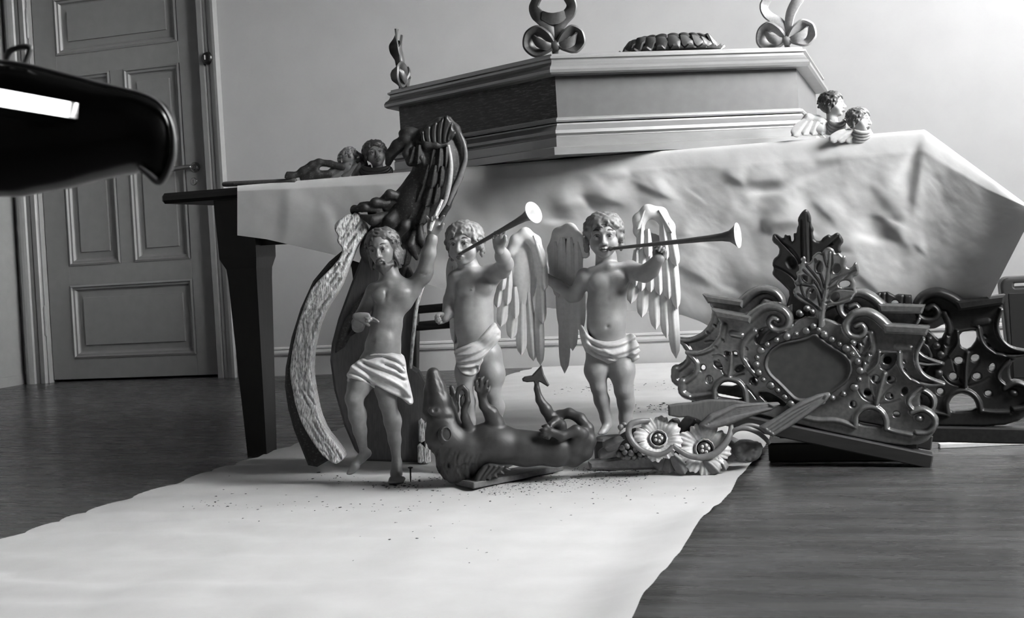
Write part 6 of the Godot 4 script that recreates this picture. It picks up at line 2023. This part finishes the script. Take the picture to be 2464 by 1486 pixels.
func wreath(where: Vector3) -> void:
	where.y = TABLE + 0.264
	var t := thing("leaf_boss", "dark domed boss of carved leaves lying on top of the canopy", "carving", where, Basis(Vector3.UP, YAW))
	var k := 3.24 / LENS
	var g := Clay.new(Vector3(-145, -6, -90), Vector3(145, 70, 90), 3.4)
	g.egg(Vector3(0, -6, 0), Vector3(122, 44, 70), 4)
	g.slice(Vector3(0, -1, 0), Vector3(0, -1, 0))
	var ac := Acc.new(); g.into(ac)
	piece("dome", ac, mats.gilt_dark, t, k)
	var rng := RandomNumberGenerator.new(); rng.seed = 77
	for n in 13:   # leaves that curl out of the foot
		var a := lerpf(-0.15, PI + 0.15, n / 12.0)
		var d := Vector3(cos(a), 0, sin(a))
		var b := d * Vector3(88, 0, 52)
		var h := rng.randf_range(24, 34)
		var l := ribbon([b + Vector3(0, h, 0), b * 1.12 + Vector3(0, h * 0.95, 0), b * 1.26 + Vector3(0, h * 0.5, 0), b * 1.34 + Vector3(0, 4, 0), b * 1.46 + Vector3(0, 9, 0)], [d.cross(Vector3.UP), d.cross(Vector3.UP) + Vector3(0, 0.4, 0), d.cross(Vector3.UP) - Vector3(0, 0.3, 0), d.cross(Vector3.UP), d.cross(Vector3.UP)], [8, 14, 15, 11, 5], 2.6)
		piece("leaf", l, mats.bow_dark if n > 3 else mats.gilt, t, k)
	for n in 9:
		var a := lerpf(0.1, PI - 0.1, n / 8.0)
		var d := Vector3(cos(a), 0, sin(a))
		var b := d * Vector3(60, 0, 36)
		var l := ribbon([b + Vector3(0, 36, 0), b * 1.25 + Vector3(0, 38, 0), b * 1.5 + Vector3(0, 28, 0), b * 1.62 + Vector3(0, 14, 0)], [d.cross(Vector3.UP), d.cross(Vector3.UP), d.cross(Vector3.UP) + Vector3(0, 0.3, 0), d.cross(Vector3.UP)], [7, 13, 13, 4], 2.6)
		piece("leaf", l, mats.gilt_dark, t, k)


# winged cherub heads carved as a pair
func cherub(called: String, label: String, px: float, py: float, Z: float, head: Transform3D, hair_m: Material, hair: Acc, size: float, skin: Material) -> Node3D:
	var t := thing(called, label, "carving", at(px, py, Z), look)
	var sc := Z / LENS
	var b := Acc.new()
	var hx := head * Transform3D(Basis().scaled(Vector3.ONE * size), Vector3())
	add_to(b, head_shape(true), hx)
	var body := piece("head", b, skin, t, sc)
	face_marks(body, hx, sc)
	var h := Acc.new()
	h.v = hair.v.duplicate(); h.i = hair.i.duplicate()
	h.moved(hx)
	piece("hair", h, hair_m, t, sc)
	return t

func collar(parent: Node3D, m: Material, sc: float, c: Vector3, r: Vector2) -> void:
	for k in 4:
		var ac := Acc.new()
		var pts := []
		for n in 11:
			var a := PI * 1.15 * n / 10.0 + PI * 0.95
			pts.append(c + Vector3(cos(a) * (r.x + k * 2.5), sin(a) * (r.y + k * 4.0) - k * 3.0, 14 + sin(-a) * 8.0 - k * 3.0))
		ac.tube(pts, [2, 4, 5, 5.5, 5.5, 5.5, 5.5, 5.5, 5, 4, 2], 8)
		piece("collar_fold", ac, m, parent, sc)

func build_cherubs() -> void:
	var hair := curls(41)
	# right: two heads that look up to the right
	var Z := 3.02
	var sc := Z / LENS
	var hx := Transform3D(Basis(Vector3(0, 0, 1), -0.10) * Basis(Vector3(0, 1, 0), 1.12) * Basis(Vector3(1, 0, 0), -0.25), Vector3(0, 0, 0))
	var a := cherub("cherub_head", "carved cherub head in profile beside the canopy, upper one of the pale pair", 2004, 252, Z, hx, mats.hair_brown, hair, 0.62, mats.bell)
	collar(a, mats.bow_pale, sc, Vector3(6, -40, 0), Vector2(16, 10))
	var w := Clay.new(Vector3(-110, -90, -40), Vector3(30, 0, 30), 2.6)
	w.chain([Vector3(-4, -52, -4), Vector3(-36, -36, -4), Vector3(-58, -32, -4), Vector3(-80, -54, -2), Vector3(-98, -74, 0)], [12, 11, 11, 9, 3], 6)
	w.chain([Vector3(-4, -56, -4), Vector3(-30, -58, -2), Vector3(-50, -60, -2)], [14, 15, 12], 6)
	var ac := Acc.new(); w.into(ac)
	var wing := piece("wing", ac, mats.plume, a, sc)
	for q: Array in [[-66, -38, -98, -76, 24], [-54, -38, -74, -74, 24], [-40, -40, -52, -74, 24], [-26, -44, -30, -74, 22], [-12, -48, -10, -74, 20]]:
		piece("feather", feather(Vector3(q[0], q[1], 8), Vector3(q[2], q[3], 8), q[4], 4.5), mats.plume, wing, sc)
	hx = Transform3D(Basis(Vector3(0, 0, 1), -0.16) * Basis(Vector3(0, 1, 0), 0.95) * Basis(Vector3(1, 0, 0), -0.2), Vector3(0, 0, 0))
	Z = 2.98; sc = Z / LENS
	var b := cherub("cherub_head", "carved cherub head low at the table corner, in front of its pale twin", 2068, 290, Z, hx, mats.hair_fair, hair, 0.60, mats.bell)
	collar(b, mats.bow_pale, sc, Vector3(2, -24, 0), Vector2(18, 8))
	w = Clay.new(Vector3(-90, -64, -30), Vector3(30, 0, 30), 2.6)
	w.chain([Vector3(10, -34, 0), Vector3(-24, -30, 2), Vector3(-50, -38, 2), Vector3(-72, -50, 4)], [10, 10, 9, 3], 5)
	ac = Acc.new(); w.into(ac)
	wing = piece("wing", ac, mats.plume, b, sc)
	for q: Array in [[-36, -26, -74, -50, 20], [-18, -26, -56, -50, 20], [-2, -26, -36, -52, 20], [12, -26, -16, -52, 18], [26, -28, 8, -50, 16]]:
		piece("feather", feather(Vector3(q[0], q[1], 12), Vector3(q[2], q[3], 10), q[4], 4.5), mats.plume, wing, sc)
	# left: a pair beside the scroll bracket, one looking out, one turned away
	Z = 3.42; sc = Z / LENS
	hx = Transform3D(Basis(Vector3(0, 0, 1), 0.22) * Basis(Vector3(0, 1, 0), 0.25) * Basis(Vector3(1, 0, 0), -0.10), Vector3(0, 0, 0))
	a = cherub("cherub_head", "dark carved cherub head looking out beside the top of the scroll bracket", 903, 370, Z, hx, mats.bow_dark, hair, 0.64, mats.flesh_dark)
	collar(a, mats.gilt_dark, sc, Vector3(2, -30, 0), Vector2(30, 10))
	hx = Transform3D(Basis(Vector3(0, 0, 1), 1.2) * Basis(Vector3(0, 1, 0), 2.4) * Basis(Vector3(1, 0, 0), 0.3), Vector3(0, 0, 0))
	b = cherub("cherub_head", "carved cherub head turned away, lying behind the dark one beside the bracket", 848, 382, Z + 0.03, hx, mats.hair_fair, hair, 0.58, mats.flesh_dark)
	w = Clay.new(Vector3(-80, -56, -30), Vector3(60, 10, 40), 2.6)
	w.chain([Vector3(10, -8, 10), Vector3(-10, -22, 16), Vector3(-40, -38, 16), Vector3(-68, -48, 12)], [13, 14, 10, 3], 6)
	ac = Acc.new(); w.into(ac)
	wing = piece("wing", ac, mats.carved, b, sc)
	for q: Array in [[-20, -14, -72, -50, 15], [0, -14, -50, -50, 15], [14, -12, -22, -50, 15], [24, -12, 4, -48, 15], [34, -14, 24, -48, 14], [44, -16, 44, -48, 12]]:
		piece("feather", feather(Vector3(q[0], q[1], 26), Vector3(q[2], q[3], 24), q[4], 4.5), mats.carved, wing, sc)
	# the loose arm with its sleeve, and the rod
	var o := Vector2(760, 415)
	var P := func(x: float, y: float, z := 0.0) -> Vector3: return Vector3(x - o.x, o.y - y, z)
	var t := thing("carved_arm", "dark carved fragment shaped like a bent arm lying at the left of the cherub heads", "carving", at(o.x, o.y, 3.42), look)
	sc = 3.42 / LENS
	var g := Clay.new(P.call(676, 450, -24), P.call(836, 370, 30), 2.4)
	g.chain([P.call(824, 402, 0), P.call(795, 394, 2), P.call(768, 391, 4), P.call(752, 397, 6), P.call(730, 412, 6), P.call(716, 420, 6)], [9, 8, 9, 9, 10, 8], 5)
	g.chain([P.call(768, 396, 6), P.call(762, 408, 8), P.call(748, 420, 8), P.call(728, 430, 6)], [6, 6, 7, 6], 4)
	g.chain([P.call(790, 418, 0), P.call(766, 420, 2), P.call(740, 428, 4)], [9, 10, 8], 5)
	g.egg(P.call(700, 424, 6), Vector3(14, 11, 12), 4)
	for q in 4: g.chain([P.call(694 + q * 6, 416, 12), P.call(690 + q * 5, 428, 16)], [3.6, 3.0], 2)
	ac = Acc.new(); g.into(ac)
	piece("arm", ac, mats.carved_dark, t, sc)
	var p0 := at(541, 443, 3.50); var p1 := at(712, 435, 3.40)
	ac = Acc.new()
	ac.tube([p0, p0.lerp(p1, 0.02), p0.lerp(p1, 0.5), p1], [0.004, 0.0075, 0.0075, 0.007], 12)
	for v in [0.15]: ac.ball(p0.lerp(p1, v) + Vector3(0, 0, 0.006), Vector3(0.003, 0.003, 0.003), 8, 6)
	tag(piece("rod", ac, mats.panel_wood), "thin wooden rod lying on the left end of the table", "rod")


func build_misc() -> void:
	# dark block added to fill in the black shadow under the tilted panel
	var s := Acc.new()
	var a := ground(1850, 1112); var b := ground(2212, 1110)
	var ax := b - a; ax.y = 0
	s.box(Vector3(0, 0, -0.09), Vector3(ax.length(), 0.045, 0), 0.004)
	var o := piece("shadow_block", s, mats.black_wood)
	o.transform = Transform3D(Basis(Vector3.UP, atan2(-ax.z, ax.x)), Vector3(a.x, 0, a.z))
	tag(o, "low dark block added for the black shadow beneath the tilted crest panel", "shadow_block")
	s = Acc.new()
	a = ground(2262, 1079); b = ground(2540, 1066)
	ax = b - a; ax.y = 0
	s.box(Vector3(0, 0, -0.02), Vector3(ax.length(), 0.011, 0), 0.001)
	o = piece("bright_strip", s, mats.bell)  # white strip standing in for the sunlit floor seen under the panel
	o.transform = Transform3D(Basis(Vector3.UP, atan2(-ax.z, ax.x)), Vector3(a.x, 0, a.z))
	tag(o, "thin white strip added for the brightly lit floor under the dark right-hand crest panel", "bright_strip")
	# nail standing in front of the bracket
	var n := ground(988, 1160, 0.01)
	s = Acc.new()
	s.lathe(n, Vector3(0.05, 1, 0), [Vector2(0, 0.0006), Vector2(0.008, 0.0018), Vector2(0.032, 0.002), Vector2(0.034, 0.006), Vector2(0.036, 0.006), Vector2(0.037, 0.0)], 10)
	tag(piece("nail", s, mats.bakelite), "dark iron nail standing beside the foot of the bearded figure", "nail")
	# chair behind the table
	var t := thing("chair", "plain dark wooden chair standing against the far wall behind the table", "chair", Vector3(-1.83, 0, -4.95), Basis(Vector3.UP, 0.03))
	for q: Array in [[0.13, 0.16, -0.015], [-0.17, 0.16, 0.03], [0.13, -0.19, -0.01], [-0.17, -0.19, 0.02]]:
		s = Acc.new()
		s.tube([Vector3(q[0] + (0.012 if q[0] > 0 else -0.012), 0, q[1]), Vector3(q[0], 0.2, q[1]), Vector3(q[0] + q[2] * 0.5, 0.43, q[1])], [0.013, 0.018, 0.018], 8)
		piece("leg", s, mats.black_wood, t)
	for y: float in [0.235, 0.305]:
		for z: float in [0.16, -0.19]:
			s = Acc.new()
			s.tube([Vector3(-0.165, y, z), Vector3(-0.02, y + 0.004, z), Vector3(0.125, y + 0.006, z)], [0.009, 0.012, 0.009], 8)
			piece("stretcher", s, mats.black_wood, t)
	for x: float in [0.13, -0.165]:
		s = Acc.new()
		s.tube([Vector3(x, 0.27, 0.16), Vector3(x, 0.27, -0.19)], [0.01, 0.01], 8)
		piece("stretcher", s, mats.black_wood, t)
	s = Acc.new()
	s.box(Vector3(-0.20, 0.42, -0.21), Vector3(0.17, 0.45, 0.19), 0.008)
	piece("seat", s, mats.black_wood, t)
	for x: float in [-0.165, 0.13]:
		s = Acc.new()
		s.tube([Vector3(x, 0.45, -0.19), Vector3(x, 0.7, -0.21), Vector3(x, 0.86, -0.235)], [0.018, 0.016, 0.014], 8)
		piece("back_post", s, mats.black_wood, t)
	for y: float in [0.62, 0.8]:
		s = Acc.new()
		s.box(Vector3(-0.16, y, -0.228), Vector3(0.125, y + 0.05, -0.212), 0.004)
		piece("back_rail", s, mats.black_wood, t)
	# the case at the right edge
	var c := at(2406, 668, 4.1)
	t = thing("case", "dark upright case with rounded corners and a grip slot, cut off by the right edge", "case", Vector3(c.x, 0, c.z), Basis(Vector3.UP, 0.02))
	var h := c.y
	var r := Relief.new(Vector2(-10, -10), Vector2(310, h * 1000.0 + 10), 4.0)
	var p := PackedVector2Array()
	for q: Array in [[28, 28, 1.0], [272, 28, 1.5], [272, h * 1000 - 12, 2.0], [28, h * 1000 - 12, 2.5]]:
		for m in 7:
			var an: float = PI * (q[2] + m / 12.0)
			p.append(Vector2(q[0], q[1]) + Vector2(cos(an), sin(an)) * (28.0 if q[1] < 100 else 12.0))
	r.poly(p, 8, 8)
	r.hole(PackedVector2Array([Vector2(42, 20), Vector2(130, 20), Vector2(130, 34), Vector2(42, 34)]), 3)
	s = Acc.new()
	r.into(s, Vector2(0, h * 1000.0), 90)
	piece("shell", s, mats.base_board, t, 0.001)
	s = Acc.new()
	s.box(Vector3(22, 16, 7), Vector3(278, h * 1000 - 52, 11), 3)
	piece("front_panel", s, mats.case_panel, t, 0.001)
	# crumbs of old paint and wood on the paper
	var rng := RandomNumberGenerator.new(); rng.seed = 99
	var cm := Acc.new()
	for f: int in 5:
		cm.quad(Vector3(-1, 0, -1).rotated(Vector3.UP, f), Vector3(0.8, 0.5, -0.6), Vector3(0.6, 0.1, 0.9), Vector3(-0.5, 0.9, 0.5))
	cm.orient(0, 0)
	var mm := MultiMesh.new()
	mm.transform_format = MultiMesh.TRANSFORM_3D
	mm.mesh = cm.mesh(1.0)
	var spots := []
	var band_of := func(x0: float, y0: float, x1: float, y1: float, spread: float, count: int, big: float) -> void:
		for k in count:
			var u := rng.randf()
			var px := lerpf(x0, x1, u) + rng.randf_range(-8, 8)
			var py := lerpf(y0, y1, u) + rng.randfn(0, spread)
			var g := ground(px, py, 0.0115)
			var sz := rng.randf_range(0.25, 1.0); sz = sz * sz * big + 0.0006
			spots.append(Transform3D(Basis(Vector3.UP, rng.randf() * TAU) * Basis(Vector3(1, 0, 0), rng.randf_range(-0.4, 0.4)) * Basis().scaled(Vector3(sz * rng.randf_range(0.8, 2.0), sz * 0.7, sz)), g))
	band_of.call(1360, 930, 1700, 935, 7, 60, 0.0034)
	band_of.call(1520, 985, 1620, 982, 6, 40, 0.004)
	band_of.call(1320, 945, 1460, 938, 6, 16, 0.004)
	band_of.call(1160, 1180, 1560, 1140, 9, 420, 0.0012)
	band_of.call(1380, 1132, 1600, 1126, 4, 160, 0.0012)
	band_of.call(740, 1142, 960, 1168, 7, 60, 0.002)
	band_of.call(960, 1168, 1100, 1150, 8, 130, 0.0018)
	band_of.call(420, 1215, 1000, 1222, 8, 60, 0.0016)
	band_of.call(980, 1190, 1700, 1185, 22, 70, 0.0014)
	band_of.call(1580, 1135, 1840, 1092, 6, 70, 0.002)
	band_of.call(400, 1160, 1200, 1300, 50, 40, 0.0014)
	band_of.call(2088, 1139, 2088, 1139, 0.5, 1, 0.006)
	band_of.call(2165, 1138, 2165, 1138, 0.5, 1, 0.005)
	mm.instance_count = spots.size()
	for k in spots.size(): mm.set_instance_transform(k, spots[k])
	var mi := MultiMeshInstance3D.new()
	mi.multimesh = mm
	mi.material_override = mats.crumbs
	mi.name = "crumbs"
	add_child(mi)
	mi.set_meta("kind", "stuff")
	tag(mi, "dark crumbs of wood and old paint scattered over the white floor paper", "crumbs")
	build_near()


# the dark glossy piece close to the viewer, out of focus at the left
func build_near() -> void:
	var Z := 0.95
	var sc := Z / LENS
	var o := Vector2(200, 320)
	var P := func(x: float, y: float, z := 0.0) -> Vector3: return Vector3(x - o.x, o.y - y, z)
	var t := thing("glossy_carving", "blurred dark glossy carving with a bright flat facet, close at the left", "carving", at(o.x, o.y, Z), look)
	var g := Clay.new(P.call(-200, 560, -110), P.call(470, 110, 110), 6.0)
	g.chain([P.call(-190, 310, 0), P.call(-60, 312, 0)], [60, 60], 4)
	for q: Array in [[-150, 312, 176, 120], [-60, 314, 168, 120], [40, 316, 158, 120], [130, 320, 138, 120], [215, 320, 116, 116], [290, 318, 98, 96], [340, 318, 88, 76]]: g.egg(P.call(q[0], q[1], 0), Vector3(q[3], q[2], 66), 40)
	g.egg(P.call(378, 340, 4), Vector3(50, 94, 58), 18)
	g.chain([P.call(350, 398, 20), P.call(388, 430, 24), P.call(418, 380, 20)], [12, 14, 10], 10)
	var ac := Acc.new(); g.into(ac)
	piece("body", ac, mats.lacquer, t, sc)
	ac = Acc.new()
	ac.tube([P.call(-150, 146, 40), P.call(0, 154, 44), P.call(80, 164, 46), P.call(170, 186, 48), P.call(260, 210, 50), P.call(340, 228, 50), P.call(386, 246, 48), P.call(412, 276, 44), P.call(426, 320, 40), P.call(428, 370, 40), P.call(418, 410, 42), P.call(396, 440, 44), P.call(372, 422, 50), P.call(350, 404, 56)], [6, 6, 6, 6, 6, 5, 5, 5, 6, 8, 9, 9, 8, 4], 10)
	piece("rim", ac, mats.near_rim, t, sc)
	ac = Acc.new()
	ac.tube([P.call(22, 152, 14), P.call(28, 128, 16), P.call(48, 118, 16), P.call(76, 116, 16), P.call(76, 130, 16), P.call(66, 156, 16)], [7, 8, 7, 8, 7, 7], 10)
	piece("loop", ac, mats.near_rim, t, sc)
	# the flat facet that mirrors the window
	var f0 := at(130, 258, Z - 0.040)
	var nn := ((EYE - f0).normalized() + (Vector3(RIGHT + 0.1, 1.75, -2.5) - f0).normalized()).normalized()
	var on := func(px: float, py: float) -> Vector3:
		var r := look * Vector3((px - 1232.0) / LENS, (598.0 - py) / LENS, -1.0)
		return EYE + r * ((f0 - EYE).dot(nn) / r.dot(nn))
	var ac2 := Acc.new()
	var q4: Array = [on.call(-60, 203), on.call(262, 262), on.call(272, 300), on.call(-60, 246)]
	ac2._out(q4, f0 - nn)
	for k in 4: ac2._out([q4[k], q4[(k + 1) % 4], (q4[(k + 1) % 4] as Vector3) - nn * 0.02, (q4[k] as Vector3) - nn * 0.02], f0 - nn * 0.01)
	ac2.moved(t.transform.affine_inverse())
	piece("facet", ac2, mats.mirror_lacquer, t)


func build_rest() -> void:
	build_christ()
	build_trumpeters()
	build_dragon()
	build_flowers()
	build_panels()
	build_bracket()
	build_canopy()
	build_cherubs()
	build_misc()
